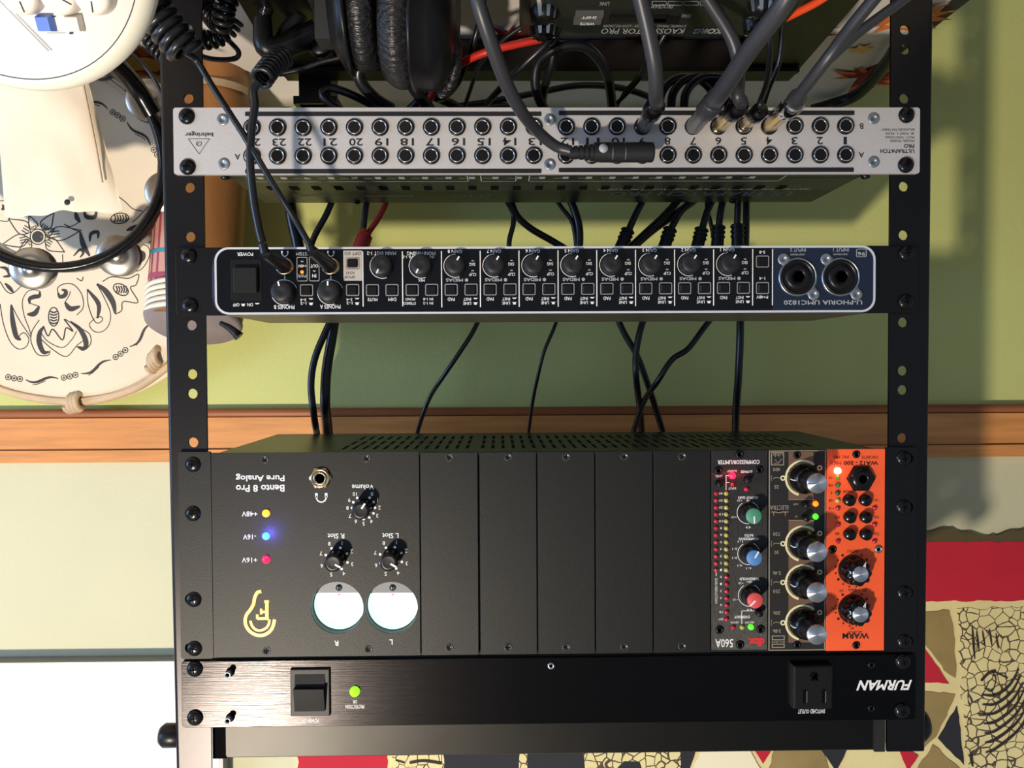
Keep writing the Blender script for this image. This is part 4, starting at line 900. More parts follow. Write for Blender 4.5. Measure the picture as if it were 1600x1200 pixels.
for dx, dy, w_ in ((25, -38, 9), (-46, -28, 11), (-56, 12, 10), (42, 24, 10), (68, -10, 11), (-14, -34, 7), (-30, 22, 7), (26, -12, 8)):
    L = math.hypot(dx, dy); ux, uy = dx / L, dy / L; nx_, ny_ = -uy, ux; s0 = 13
    for sg in (-1, 1): b.stroke([(59 + ux * s0, 370 + uy * s0), (59 + ux * L * .5 + nx_ * w_ * sg, 370 + uy * L * .5 + ny_ * w_ * sg), (59 + dx, 370 + dy)], 1.6, D3, 6)
    for sg in (-.4, 0, .4): b.stroke([(59 + ux * (s0 + 3) + nx_ * w_ * sg, 370 + uy * (s0 + 3) + ny_ * w_ * sg), (59 + ux * L * .5 + nx_ * w_ * sg, 370 + uy * L * .5 + ny_ * w_ * sg)], 1.6, D3, 2)
for pts, wd in (
 ([(230, 655), (252, 628), (225, 612), (175, 620), (140, 680), (150, 770), (180, 850), (195, 900)], 1.6), ([(185, 700), (185, 668), (215, 655), (245, 650), (248, 625)], 6),
 ([(365, 640), (360, 600), (400, 575), (460, 580), (510, 640), (520, 720), (480, 770)], 1.8), ([(362, 630), (375, 655), (405, 645), (410, 620), (385, 610)], 6),
 ([(170, 765), (215, 760), (245, 715)], 7), ([(405, 690), (440, 730), (500, 715)], 7), ([(245, 715), (200, 700), (180, 690)], 1.6), ([(405, 690), (430, 650), (440, 620)], 1.6),
 ([(245, 800), (200, 870), (195, 940), (235, 1015), (300, 1020), (312, 990)], 1.8), ([(275, 840), (248, 880), (245, 940), (270, 1000), (305, 1000)], 7),
 ([(405, 795), (500, 850), (560, 890), (565, 950), (520, 990), (480, 965)], 1.8), ([(440, 810), (500, 860), (535, 930), (530, 975), (485, 970)], 7),
 ([(255, 880), (300, 935), (390, 972), (450, 920), (478, 870)], 1.6), ([(250, 915), (330, 985), (415, 1028), (480, 960), (520, 930)], 1.8),
 ([(270, 838), (300, 900), (330, 858), (390, 925), (412, 850), (455, 870), (400, 795)], 3), ([(545, 608), (550, 700), (580, 790), (610, 820), (640, 800), (630, 780), (600, 785)], 1.8),
 ([(545, 608), (615, 700), (610, 790)], 6), ([(605, 575), (660, 680), (690, 760), (680, 830), (640, 872), (590, 872), (558, 830), (590, 790)], 1.6), ([(605, 575), (660, 620), (705, 690), (720, 760)], 8),
 ([(640, 560), (700, 530), (800, 540), (865, 515), (850, 580), (815, 600), (862, 690), (770, 685), (760, 740), (720, 765)], 2.2), ([(500, 250), (520, 330), (560, 400)], 7), ([(470, 120), (480, 160), (500, 190)], 6),
 ([(800, 500), (880, 485), (930, 410), (930, 350), (890, 330), (850, 350)], 1.8), ([(850, 430), (885, 420), (890, 385), (860, 375)], 8), ([(690, -10), (780, 60), (830, 105), (890, 120)], 1.8),
 ([(825, 190), (870, 150), (925, 90)], 1.8), ([(560, 310), (568, 262), (610, 250), (612, 290)], 5), ([(525, 120), (540, 155), (590, 155), (605, 115)], 6), ([(790, 240), (830, 225), (870, 205)], 6),
 ([(0, 700), (20, 820), (60, 930), (110, 980), (160, 970), (180, 920), (150, 880), (120, 900), (125, 925)], 1.8), ([(70, 705), (78, 800), (100, 900), (130, 925)], 7), ([(70, 705), (120, 800), (190, 905)], 1.6),
 ([(0, 560), (40, 620), (80, 632), (130, 590)], 1.8), ([(30, 570), (60, 600), (85, 630)], 5), ([(0, 470), (40, 480), (60, 520), (20, 530)], 5), ([(0, 180), (50, 180), (60, 120), (30, 60), (0, 55)], 1.8),
 ([(15, 80), (25, 100), (8, 110)], 5), ([(480, 540), (510, 555), (520, 530)], 2), ([(460, 400), (500, 360), (520, 380), (500, 410)], 4), ([(390, 390), (400, 470), (460, 480)], 1.8), ([(400, 200), (450, 230), (500, 250)], 1.8),
 ([(400, 200), (440, 215), (490, 190), (500, 170)], 1.8), ([(420, 470), (440, 455), (470, 470)], 5), ([(620, 400), (640, 440), (700, 470)], 1.6), ([(940, 240), (985, 250), (990, 290), (930, 315)], 1.8)): st(pts, wd)
for cx, cy, rx, ry, ang in ((335, 780, 32, 58, 0), (755, 610, 50, 32, .5), (748, 165, 56, 32, -.1)):
    pts = [(cx + rx * math.cos(t) * math.cos(ang) - ry * math.sin(t) * math.sin(ang), cy + rx * math.cos(t) * math.sin(ang) + ry * math.sin(t) * math.cos(ang)) for t in [2 * math.pi * i / 14 for i in range(15)]]
    b.stroke([(x / 4, 300 + y / 4) for x, y in pts], 1.8, D3, 3)
    for k in (-.6, -.3, 0, .3, .6):
        if rx > ry: q = [(cx + rx * k, cy - ry * .7), (cx + rx * k + 8, cy), (cx + rx * k, cy + ry * .7)]
        else: q = [(cx - rx * .7, cy + ry * k), (cx, cy + ry * k + 8), (cx + rx * .7, cy + ry * k)]
        b.stroke([(x / 4, 300 + y / 4) for x, y in q], 2.2, D3, 3)
b.build('painted_pattern', M_ink_d, drm, kind='stuff')

# ------------------------------------------------------------------ tambourine
TC = P(72, 245, .098); ta = R(6); TN = Vector((-.18, -math.cos(ta), math.sin(ta))).normalized(); TU = (Vector((0, 0, 1)) - TN * TN.z).normalized(); TX = TU.cross(TN) * -1
tb = thing('tambourine', 'black half seen tambourine with silver jingles in front of the painted drum', 'tambourine', (TC.x, .1, TZ))
RT = .0872
b = MB(); n = 80; prof = [(RT, 0), (RT, -.034), (RT - .0035, -.036), (RT - .0075, -.033), (RT - .0078, -.002), (RT - .004, .0015)]
vs_ = []; fs = []; openg = []
angs = [R(a) for a in (-97, -52, -12, 25, 70, 115, 160, 205)]
for i in range(n):
    a = 2 * math.pi * i / n
    for r, hh in prof: vs_.append(TC + TX * r * math.cos(a) + TU * r * math.sin(a) + TN * hh)
m_ = len(prof)
for i in range(n):
    for j in range(m_): fs.append((i * m_ + j, ((i + 1) % n) * m_ + j, ((i + 1) % n) * m_ + (j + 1) % m_, i * m_ + (j + 1) % m_))
b.add(vs_, fs, 0, True); b.build('frame_ring', M_gloss, tb)
for px, py in ((42, 416), (168, 384), (232, 292), (212, 160), (140, 92)):
    d = ray(px, py); q = CAM + d * ((TC - CAM).dot(TN) / d.dot(TN)); v = (q - TC).normalized(); q = TC + v * (RT - .001)
    for off, sg in ((-.010, 1), (-.020, -1)):
        b = MB(); c = q + TN * off; r = .0163
        b.lathe(c, [(r, 0), (r * .93, sg * .0012), (r * .6, sg * .0020), (r * .36, sg * .0024), (r * .30, sg * .0052), (r * .1, sg * .0058), (0, sg * .0058)], 36, ax=TN); b.build('jingle', M_jingle, tb)
    b = MB(); b.tube([q + TN * .0, q - TN * .034], .0009, 6, cat=False); b.build('jingle_pin', M_steel, tb)

# ------------------------------------------------------------------ tall wooden hand drum
A0 = P(326, 60, .185); A0.z = TZ + .004; A1 = P(303, 500, .138)
ax = (A1 - A0).normalized(); L = (A1 - A0).length
td_ = thing('tall_drum', 'tall narrow brown wooden hand drum with grey head, behind the lamp side rack rail', 'drum', tuple(A0))
b = MB(); b.lathe(A0, [(.033, 0), (.0355, L * .2), (.0355, L * .6), (.035, L * .9), (.0348, L)], 48, ax=ax); b.build('body', M_tallwood, td_)
_, U_, V_ = ortho(ax)
b = MB(); n = 48; vs_ = []; fs = []                         # printed sleeve on the lamp side
def on_tall(ang, hh, r): return A0 + ax * hh + Vector((math.cos(ang), math.sin(ang), 0)) * r
def band(m, a0, a1, h0, h1, r, name):
    b = MB(); n = 12; vs_ = []
    for i in range(n + 1):
        a = R(a0 + (a1 - a0) * i / n); vs_ += [on_tall(a, h0, r), on_tall(a, h1, r)]
    b.add(vs_, [(2 * i, 2 * i + 1, 2 * i + 3, 2 * i + 2) for i in range(n)], 0, True); b.build(name, m, td_)
band(M_pink, -75, 25, L * .58, L * .88, .0362, 'printed_sleeve')
for k in range(6): band(M_pinkd, -58 + k * 14, -54 + k * 14, L * .60, L * .86, .0364, 'rose_stripe')
band(M_teal, -70, 20, L * .74, L * .755, .0366, 'teal_stripe'); band(M_pinkd, -70, 20, L * .83, L * .85, .0366, 'rose_band')
band(M_hide, -170, -10, L * .07, L * .10, .0368, 'dark_band')
for i, (a, hh) in enumerate(((-100, .1), (-88, .085), (-80, .1), (-84, .13), (-96, .135))):
    p = on_tall(R(a), L * hh, .0368); MB().lathe(p, [(.0026, 0), (.002, .0004), (0, .0005)], 10, ax=(math.cos(R(a)), math.sin(R(a)), 0)).build('shell_inlay', M_pale, td_)
for k in range(5):
    hh = L * (.895 + .022 * k); b = MB(); b.tube([A0 + ax * hh + (U_ * math.cos(t) + V_ * math.sin(t)) * .0362 for t in [2 * math.pi * i / 40 for i in range(41)]], .0022, 8, cat=False); b.build('rope_turn', M_rope, td_)
hn = (ax + Vector((0, -.22, .0))).normalized()
b = MB(); b.lathe(A1 + ax * .001, [(.0375, -.004), (.0382, .0), (.0372, .003), (.0355, .0042), (0, .0036)], 56, ax=hn); b.build('drumhead', M_greyhide, td_)
b = MB(); b.tube([P(345, 505, .100), P(358, 512, .097), P(368, 520, .095), P(374, 526, .095)], lambda t: .002 + .0022 * t, 8); b.build('black_peg', M_knob, td_)

# ------------------------------------------------------------------ pale pouch
pch = thing('hide_pouch', 'pale hide pouch standing in front of the black tambourine', 'pouch', (.33, .07, TZ))
b = MB(); n = 22; m_ = 16; vs_ = []
quad = [(-14, 60), (122, 68), (191, 328), (8, 338)]
for side in (0, 1):
    for j in range(m_ + 1):
        for i in range(n + 1):
            u, v = i / n, j / m_
            x = (quad[0][0] * (1 - u) + quad[1][0] * u) * (1 - v) + (quad[3][0] * (1 - u) + quad[2][0] * u) * v
            y = (quad[0][1] * (1 - u) + quad[1][1] * u) * (1 - v) + (quad[3][1] * (1 - u) + quad[2][1] * u) * v
            y += (3 * math.sin(u * 9) + 2 * math.sin(u * 23)) * v * (1 if v > .99 else .3); puff = .007 * (math.sin(math.pi * u) * math.sin(math.pi * min(1, v * .9 + .1))) ** .5 if 0 < u < 1 and v < 1 else 0
            wr = .0022 * noise.noise(Vector((u * 3, v * 4, side * 5)))
            vs_.append(P(x, y, .062 + (puff + wr if side else -puff + wr)))
N = (n + 1) * (m_ + 1)
for s_ in (0, 1): b.f += [[s_ * N + k for k in ((j * (n + 1) + i, j * (n + 1) + i + 1, (j + 1) * (n + 1) + i + 1, (j + 1) * (n + 1) + i))] for j in range(m_) for i in range(n)]
b.v = [tuple(x) for x in vs_]; b.m = [0] * len(b.f); b.sm = [True] * len(b.f)
b.build('pouch_body', mat('pouch_hide', rgb(232, 216, 190), .65, var=.13, vscale=13, bump=.6, bscale=25), pch)
b = MB(); b.lathe(P(105, 316, .0535), [(.0022, 0), (.0018, .0004), (0, .0004)], 14); b.build('eyelet', M_ink, pch)
b = MB(); b.tube([P(84, 86, .050), P(92, 82, .046), P(98, 88, .048), P(92, 92, .050), (P(86, 86, .049))], .0022, 7); b.build('tie_knot', M_hide, pch)
b = MB(); b.tube([P(128, 120, .0555), P(138, 170, .0545), P(150, 230, .0545), P(160, 285, .0555)], .0007, 6); b.build('seam', M_hide, pch)

# ------------------------------------------------------------------ round white electronic pad
SC = P(-5, -103, -.17); sa = R(29); SN = Vector((0, -math.cos(sa), math.sin(sa))); SU = Vector((0, math.sin(sa), math.cos(sa)))
syn = thing('electronic_pad', 'round ivory electronic pad with blue button and pale knobs, leaning in front of the pouch', 'electronic instrument', (SC.x, SC.y, TZ))
RS = .0652
b = MB(); b.lathe(SC, [(RS * .9, -.022), (RS * 1.02, -.012), (RS * 1.03, -.005), (RS * .99, .0), (RS * .95, .0008)], 96, ax=SN); b.build('housing', M_plastic, syn)
b = MB(); b.lathe(SC, [(RS * .955, .0004), (RS * .95, .0010), (0, .0010)], 96, ax=SN); b.build('face', M_plastic_w, syn)
def on_pad(px, py, off=.0016):
    d = ray(px, py); q = SC + SN * off; return CAM + d * ((q - CAM).dot(SN) / d.dot(SN))
b = MB(); vs_ = []; n = 96
for i in range(n + 1):
    a = 2 * math.pi * i / n
    for r in (RS * .925, RS * .932): vs_.append(SC + Vector((1, 0, 0)) * r * math.cos(a) + SU * r * math.sin(a) + SN * .0012)
b.add(vs_, [(2 * i, 2 * i + 1, 2 * i + 3, 2 * i + 2) for i in range(n)])
b.stroke([(-2, 0), (76, 80)], .9, on_pad, 1); b.stroke([(4, 0), (81, 79)], .9, on_pad, 1)
for x, y, w_, h_ in ((84, 26, 6, 2), (111, 52, 6, 3)): b.stroke([(x - w_ / 2, y), (x + w_ / 2, y)], h_, on_pad, 1)
b.build('face_lines', M_ink, syn)
bg = MB()
for x0_, x1_, y in ((52, 72, 27), (98, 128, 25), (72, 102, 52), (80, 92, 49), (108, 130, 14)): bg.stroke([(x0_, y), (x1_, y)], .9, on_pad, 1)
bg.build('face_lettering', M_grey_ink, syn)
for px, py, m, nm in ((73, 36, M_blueb, 'blue_button'), (118, 36, M_knob_w, 'pale_button')):
    c = on_pad(px, py); b = MB(); e = .0036; M4 = Matrix(((1, SN.x, SU.x, c.x), (0, SN.y, SU.y, c.y), (0, SN.z, SU.z, c.z), (0, 0, 0, 1)))
    b.prism(rrect(-e * 1.0, e * 1.0, -e * .8, e * .8, .0005, 2), 0, .0, M=M4) if False else b.add([M4 @ Vector(p) for p in ((-e, 0, -e), (e, 0, -e), (e, 0, e), (-e, 0, e), (-e * .8, .004, -e * .8), (e * .8, .004, -e * .8), (e * .8, .004, e * .8), (-e * .8, .004, e * .8))], [(0, 3, 2, 1), (4, 5, 6, 7), (0, 1, 5, 4), (1, 2, 6, 5), (2, 3, 7, 6), (3, 0, 4, 7)]); b.build(nm, m, syn)
for px, ang in ((40, 100), (100, 150), (152, 85)):
    c = on_pad(px, -8); o = MB().lathe(c, [(.0085, 0), (.008, .004), (.0078, .0065), (.0068, .0072), (0, .0072)], 36, ax=SN).build('pale_knob', M_knob_w, syn)
    a = R(ang); d = Vector((1, 0, 0)) * math.cos(a) + SU * math.sin(a); p = c + SN * .0074; nn = d.cross(SN) * .0003; b = MB(); A = p + d * .002; B = p + d * .0066; b.add([A - nn, B - nn, B + nn, A + nn], [(0, 1, 2, 3)]); b.build('pointer_mark', M_ink, o)
b = MB(); c = SC - SN * .018; b.tube([(c.x, c.y + .002, c.z - .01), (c.x, c.y + .045, TZ + .005)], .004, 8, cat=False); b.build('prop_leg', M_plastic, syn)

# ------------------------------------------------------------------ pad synthesiser lying on the cloth
KZ = .788
kt = lambda px, py: on_table(px, py, KZ)
ks = thing('touch_synthesiser', 'dark flat effects synthesiser with chrome edged knobs lying under the patch cables', 'electronic instrument', (-.1, -.1, TZ))
a0, a1 = kt(811, 58), kt(1214, 55); yb_ = (a0.y + a1.y) / 2
b = MB(); b.prism([(x, -z) for x, z in rrect(a1.x, a0.x, yb_ - .20, yb_, .008, 5)], -TZ - .0045, -KZ, .0015, M=Matrix(((1, 0, 0, 0), (0, 0, -1, 0), (0, -1, 0, 0), (0, 0, 0, 1)))); b.build('case', M_chassis, ks)
def ktext(mb, st_, px, py, hgt, wpx, bold=0):
    v, f, p0, p1, q0, q1 = text_geo(st_, bold); c = kt(px, py); wid = wpx * (c - CAM).length / FPX
    mb.add([Vector((c.x + (p - (p0 + p1) / 2) * wid / (p1 - p0), c.y + (q - (q0 + q1) / 2) * hgt / (q1 - q0), KZ + .0003)) for p, q in v], f)
b = MB(); ktext(b, 'KAOSSILATOR PRO', 1004, 48, .0085, 118, .01); ktext(b, 'KORG', 1106, 48, .0085, 40, .05); ktext(b, 'DYNAMIC PHRASE SYNTHESIZER / LOOP RECORDER', 1007, 40, .004, 118); ktext(b, 'PEAK', 1072, 24, .005, 14); ktext(b, 'PROGRAM', 1035, 9, .006, 30); ktext(b, 'LINK', 944, 5, .005, 14)
b.build('lettering', M_grey_ink, ks)
b = MB()
for x in (1030, 1055, 1080, 1105): 
    for (p, q) in (((x - 11, 1), (x + 11, 1)), ((x - 11, 7), (x + 11, 7)), ((x - 11, 1), (x - 11, 7)), ((x + 11, 1), (x + 11, 7))): b.stroke([p, q], .8, lambda u, v: kt(u, v) + Vector((0, 0, .0004)), 1)
b.build('display_frame', M_grey_ink, ks)
for px, py, s_ in ((918, 29, 'WRITE'), (921, 19, 'SHIFT'), (975, 25, ''), (1020, 25, ''), (1040, 27, '')):
    c = kt(px, py); b = MB(); b.box((c.x - .0085, c.y - .0025, KZ), (c.x + .0085, c.y + .0045, KZ + .002)); o = b.build('pad_button', mat('pad_button_grey', rgb(84, 84, 82), .4) if s_ else M_button, ks)
    if s_: t2 = MB(); v, f, p0, p1, q0, q1 = text_geo(s_, .02); t2.add([Vector((c.x + (p - (p0 + p1) / 2) * .009 / (p1 - p0), c.y + (q - (q0 + q1) / 2) * .004 / (q1 - q0) + .001, KZ + .0028)) for p, q in v], f); t2.build('lettering', M_white, o)
for px, py in ((849, 43), (849, 16), (1182, 36), (1190, 6)):
    c = kt(px, py); o = MB().lathe((c.x, c.y, KZ), [(.0085, 0), (.0082, .003), (.0072, .0055), (.0058, .0065)], 24, ax=(0, 0, 1)).build('chrome_knob', M_knob, ks)
    b = MB()
    for k in range(10):
        a = 2 * math.pi * k / 10; d = Vector((math.cos(a), math.sin(a), 0)); n = Vector((-d.y, d.x, 0)) * .0013; p = Vector((c.x, c.y, KZ)); b.add([p + d * .0088 - n, p + d * .0088 + n, p + d * .0075 + n * .7 + Vector((0, 0, .0062)), p + d * .0075 - n * .7 + Vector((0, 0, .0062))], [(0, 1, 2, 3)]); b.add([p + d * .0075 - n * .7 + Vector((0, 0, .0062)), p + d * .0075 + n * .7 + Vector((0, 0, .0062)), p + d * .003 + Vector((0, 0, .0068))], [(0, 1, 2)])
    b.build('chrome_flutes', M_chrome, o)

# ------------------------------------------------------------------ headphones
def sc_at(y): return FPX / (y + .5412)
hp = thing('headphones', 'black padded headphones with wrinkled ear cushions face to face on the cloth', 'headphones', (.075, -.02, TZ))
yy = -.02
def earcup(px, zc_, r, tilt, pad_w, flip, shell=.012):
    c = P(px, 60, yy); c.z = zc_; a = Vector((flip * math.cos(R(tilt)), .05, flip * math.sin(R(tilt)))).normalized()      # pad faces along a
    b = MB(); pr_ = [(r * .55, .0)]
    for i in range(9): t = math.pi * i / 8; pr_.append((r - pad_w * .5 * (1 - math.sin(t)) * .5, pad_w * (i / 8)))
    pr_ += [(r * .7, pad_w * .96), (r * .55, pad_w * .7), (r * .5, pad_w * .2), (0, pad_w * .15)]
    b.lathe(c, pr_, 64, ax=a); b.build('ear_cushion', M_leather, hp)
    b = MB(); b.lathe(c, [(0, -shell - .006), (r * .6, -shell - .005), (r * .86, -shell), (r * .99, -shell * .6), (r * 1.0, -.002), (r * 1.04, -.0015), (r * 1.04, .0005), (r * .9, .0008)], 64, ax=a); b.build('ear_shell', M_knob, hp)
    return c, a
ca, aa = earcup(545, .7815, .0355, 3, .017, -1, .006)
cb, ab = earcup(655, .7868, .0408, -5, .019, 1, .018)
b = MB(); b.box((P(522, 40, yy).x, yy - .008, TZ + .004), (P(496, 40, yy).x, yy + .010, P(500, 68, yy).z)); b.build('yoke_plate', mat('yoke_grey', rgb(44, 45, 44), .45), hp)
b = MB(); path = [P(672, -45, -.03), P(672, -6, -.03), P(690, 20, -.03), P(706, 52, -.02), P(712, 90, -.01), P(706, 128, .0), P(690, 148, .01)]; b.tube(path, .0042, 12); b.build('headband', M_leather, hp)
sp = catmull(path, 12); b = MB()
for i in range(4, len(sp) - 3, 2):
    d = (sp[i + 1] - sp[i]).normalized(); p = sp[i] + Vector((-.0012, -.0041, 0)); n = Vector((-d.z, 0, d.x)) * .0002; b.add([p - n, p + d * .0011 - n, p + d * .0011 + n, p + n], [(0, 1, 2, 3)])
b.build('stitching', M_white, hp, kind='stuff')
for k, (px, py) in enumerate(((590, 165), (608, 168))): 
    pass
b = MB(); b.tube([P(575, 85, .005), P(560, 118, .01), P(582, 150, .02), P(612, 170, .03)], .004, 9); b.build('lead', M_cable, hp)
b = MB(); b.tube([P(640, 128, .0), P(655, 150, .01), P(672, 172, .03)], .004, 9); b.build('lead', M_cable, hp)

def cable(label, pts, rpx, m=M_cable, group=None, name='cable', k=6, cat='cable', extra=None):
    """pts: (px, py, depth); rpx the radius in pixels where the cable is nearest the rack plane"""
    q = [P(*p) for p in pts]; r = rpx * (pts[len(pts) // 2][2] + .5412) / FPX
    o = thing(name, label, cat, tuple(q[0]), group); MB().tube(q, r, 12, k=k).build('sheath', m, o); return o
# second headset, only its yoke and stitched band show
h2 = thing('headphones', 'second black headset with stitched tube band at the picture edge beside the rack foot', 'headphones', (.15, 0, TZ))
b = MB(); path = [P(430, -20, .0), P(418, 10, .0), P(412, 35, .0), P(410, 62, .0)]; b.tube(path, .0042, 12); b.build('headband', M_leather, h2)
sp = catmull(path, 10); b = MB()
for i in range(2, len(sp) - 6, 2):
    d = (sp[i + 1] - sp[i]).normalized(); p = sp[i] + Vector((0, -.0043, 0)); n = Vector((-d.z, 0, d.x)) * .00025; b.add([p - n, p + d * .0013 - n, p + d * .0013 + n, p + n], [(0, 1, 2, 3)])
b.build('stitching', M_white, h2, kind='stuff')
b = MB(); b.tube([P(410, 30, 0), P(414, 72, 0), P(440, 74, .004), P(470, 62, .008), P(496, 52, .01)], lambda t: .006 + .003 * t, 12); b.build('yoke_arm', M_knob, h2)
b = MB(); b.tube([P(486, -25, .012), P(470, 20, .012), P(450, 45, .012), P(436, 72, .01)], .005, 10); b.build('yoke_arm', M_knob, h2)
b = MB(); q = P(500, 70, .012); b.lathe(q, [(.008, -.004), (.0085, .002), (.006, .004), (0, .0042)], 20); b.build('hinge', M_knob, h2)

# ------------------------------------------------------------------ coiled cords
def helix(path, R0, pitch, n_per=14, r0=0.0022, taper=None):
    pp = catmull(path, 10); ln = [0]
    for i in range(1, len(pp)): ln.append(ln[-1] + (pp[i] - pp[i - 1]).length)
    tot = ln[-1]; N = int(tot / pitch * n_per); out = []; u = None; j = 0
    for i in range(N + 1):
        s_ = tot * i / N
        while j < len(pp) - 2 and ln[j + 1] < s_: j += 1
        t = (pp[j + 1] - pp[j]); f = (s_ - ln[j]) / max(1e-9, t.length); p = pp[j] + t * f; t = t.normalized()
        if u is None: _, u, _v = ortho(t)
        u = (u - u.dot(t) * t).normalized(); v = t.cross(u); a = 2 * math.pi * i / n_per
        out.append(p + (u * math.cos(a) + v * math.sin(a)) * R0)
    return out
c1 = thing('coiled_cord', 'thick coiled headphone cord crossing in front of the lamp side rail into the interface', 'cable', tuple(P(300, 90, -.04)))
hx_ = helix([P(212, -40, -.055), P(232, 0, -.055), P(262, 45, -.05), P(294, 84, -.045)], .0090, .0056)
MB().tube(hx_, .0027, 8, cat=False).build('coil', M_cable, c1)
MB().tube([hx_[-1], P(308, 96, -.045), P(335, 140, -.045), P(380, 210, -.05), P(430, 293, -.05), P(465, 350, -.045), P(484, 383, -.045)], .0019, 10).build('sheath', M_cable, c1)
def phone_plug(root, px, py, qx, qy, end):
    a = P(px, py, -.0125); e = P(qx, qy, -.045)
    b = MB(); b.tube([a, a + Vector((0, -.004, 0))], .0042, 20, cat=False); b.build('gold_collar', M_gold, root)
    d = (e - a); b = MB(); b.tube([a + Vector((0, -.003, 0)), a + d * .25, a + d * .6, e], lambda t: .0048 - .0014 * t, 14); b.build('plug_body', M_knob, root)
    b = MB(); b.tube([e, e + (Vector(end) - e) * .9], .0026, 10, cat=False); b.build('strain_relief', M_cable, root)
phone_plug(c1, 517, 417, 487, 392, P(484, 383, -.045))
c2 = thing('headphone_cord', 'thin black headphone cord with looped coil beside the patchbay, going to the phones B socket', 'cable', tuple(P(400, 130, -.05)))
MB().tube(helix([P(445, 88, -.025), P(425, 102, -.035), P(408, 124, -.045)], .0055, .0036), .0016, 8, cat=False).build('coil', M_cable, c2)
MB().tube([P(404, 128, -.05), P(396, 142, -.05), P(398, 165, -.05), P(393, 205, -.05), P(391, 255, -.05), P(396, 310, -.047), P(404, 355, -.045), P(410, 378, -.045)], .0024, 10).build('sheath', M_cable, c2)
phone_plug(c2, 446, 417, 414, 396, P(410, 380, -.045))
c3 = thing('coiled_cord', 'fine coiled cord hanging just behind the lamp side rail', 'cable', tuple(P(240, 60, .06)))
MB().tube(helix([P(214, -20, .055), P(220, 30, .055), P(240, 70, .055), P(268, 100, .055)], .0048, .0042), .0015, 8, cat=False).build('coil', M_cable, c3)
MB().tube([P(196, 78, .06), P(215, 92, .06), P(240, 122, .06), P(258, 160, .06)], .0014, 8).build('sheath', M_cable, c3)
c4 = thing('coiled_cord', 'bunched coiled cord lying between the rail and the rack foot', 'cable', tuple(P(345, 40, .03)))
MB().tube(helix([P(310, -30, .03), P(322, 10, .03), P(345, 38, .02), P(352, 10, .01), P(366, -20, .01)], .0056, .0042), .0018, 8, cat=False).build('coil', M_cable, c4)
MB().tube(helix([P(312, 62, .03), P(330, 62, .03), P(352, 52, .03), P(368, 30, .03)], .005, .0040), .0017, 8, cat=False).build('coil', M_cable, c4)
MB().tube([P(300, 82, .04), P(330, 92, .04), P(365, 92, .04), P(373, 82, .04), P(362, 68, .04), P(348, 55, .04)], .0018, 10).build('sheath', M_cable, c4)

# ------------------------------------------------------------------ patch leads
def plug(root, px, py, rpx, ln, m, collar=None, m2=None):
    c = P(px, py); r = rpx / PXM
    b = MB(); b.lathe(c, [(r * .9, .0015), (r, .003), (r, ln * .75), (r * 1.05, ln * .8)], 26); b.build('plug_barrel', m, root)
    b = MB(); rc = collar or r * 1.25; b.lathe(c, [(rc * .9, ln * .62), (rc, ln * .66), (rc, ln * .95), (rc * .6, ln)], 26); b.build('plug_collar', m2 or M_gloss, root)
    return c + Vector((0, -ln, 0))
def plead(label, px, py, rpx, ln, m, pts, wr, cm_=M_cable, collar=None, m2=None):
    o = thing('patch_lead', label, 'cable', tuple(P(px, py))); e = plug(o, px, py, rpx, ln, m, collar, m2)
    MB().tube([e + Vector((0, .004, 0)), e + Vector((0, -.003, -.001))] + [P(*p) for p in pts], wr, 14).build('sheath', cm_, o); return o
plead('charcoal lead on a dark chrome plug in upper row socket nine', 1004, 199, 11.5, .046, mat('dark_chrome', rgb(110, 114, 120), .2, metal=1), [(1025, 150, -.075), (1024, 110, -.09), (1014, 55, -.10), (999, -10, -.11)], .0042, M_cable_grey)
o = plead('thick lead with long tapered sleeve in upper row socket seven', 1083, 199, 12.5, .052, mat('smoke_sleeve', rgb(92, 92, 98), .35, metal=.6), [(1128, 142, -.085), (1170, 80, -.125), (1215, 20, -.15), (1240, -20, -.16)], lambda t: .0066 - .0018 * min(1, t * 2), M_cable_grey, .0066, M_cable_grey)
plead('black lead on a gold barrelled plug in upper row socket six', 1124, 198, 11, .046, M_gold, [(1153, 150, -.062), (1154, 110, -.055), (1143, 60, -.06), (1100, -10, -.07)], .0038, M_cable_grey, .0062)
plead('thin black lead on a brass coloured slim plug in upper row socket five', 1163, 197, 9.5, .034, M_nickel, [(1188, 160, -.045), (1199, 125, -.035), (1203, 70, -.03), (1195, 20, -.035), (1196, -15, -.04)], .0019, M_cable, .0052)
o = plead('charcoal lead with long sleeve on a gold plug in upper row socket four', 1201, 198, 11, .050, M_gold, [(1246, 152, -.075), (1288, 98, -.10), (1330, 42, -.11), (1376, -14, -.12)], lambda t: .0052 if t < .42 else .0034, M_cable_grey, .0062, M_chrome)
c = cable('second lead running beside the long sleeved one from behind the rail', [(1296, 92, -.08), (1340, 52, -.08), (1400, 8, -.08), (1430, -15, -.08)], 8, M_cable_grey)
an = thing('patch_lead', 'lead with a right angled black plug lying across sockets nine to twelve', 'cable', tuple(P(1004, 243)))
b = MB(); b.lathe(P(1004, 243), [(.0048, .0015), (.0048, .014)], 24); b.build('plug_collar', M_steel, an)
ya = -.020; zA = P(1004, 238, ya).z
xx = lambda px: P(px, 238, ya).x
b = MB(); b.tube([(xx(938), ya, zA), (xx(990), ya, zA), (xx(1008), ya, zA), (xx(1018), ya, zA), (xx(1023), ya, zA)], lambda t: .0062 * math.sqrt(max(.02, 1 - max(0, (t - .75) / .25) ** 2.2)), 24, k=8); b.build('plug_body', M_knob_soft, an)
b = MB()
for i, px in enumerate((900, 908, 916, 924)): b.tube([(xx(px) + .0012, ya, zA + .0002), (xx(px) - .0012, ya, zA)], .0042 + i * .0003, 18, cat=False)
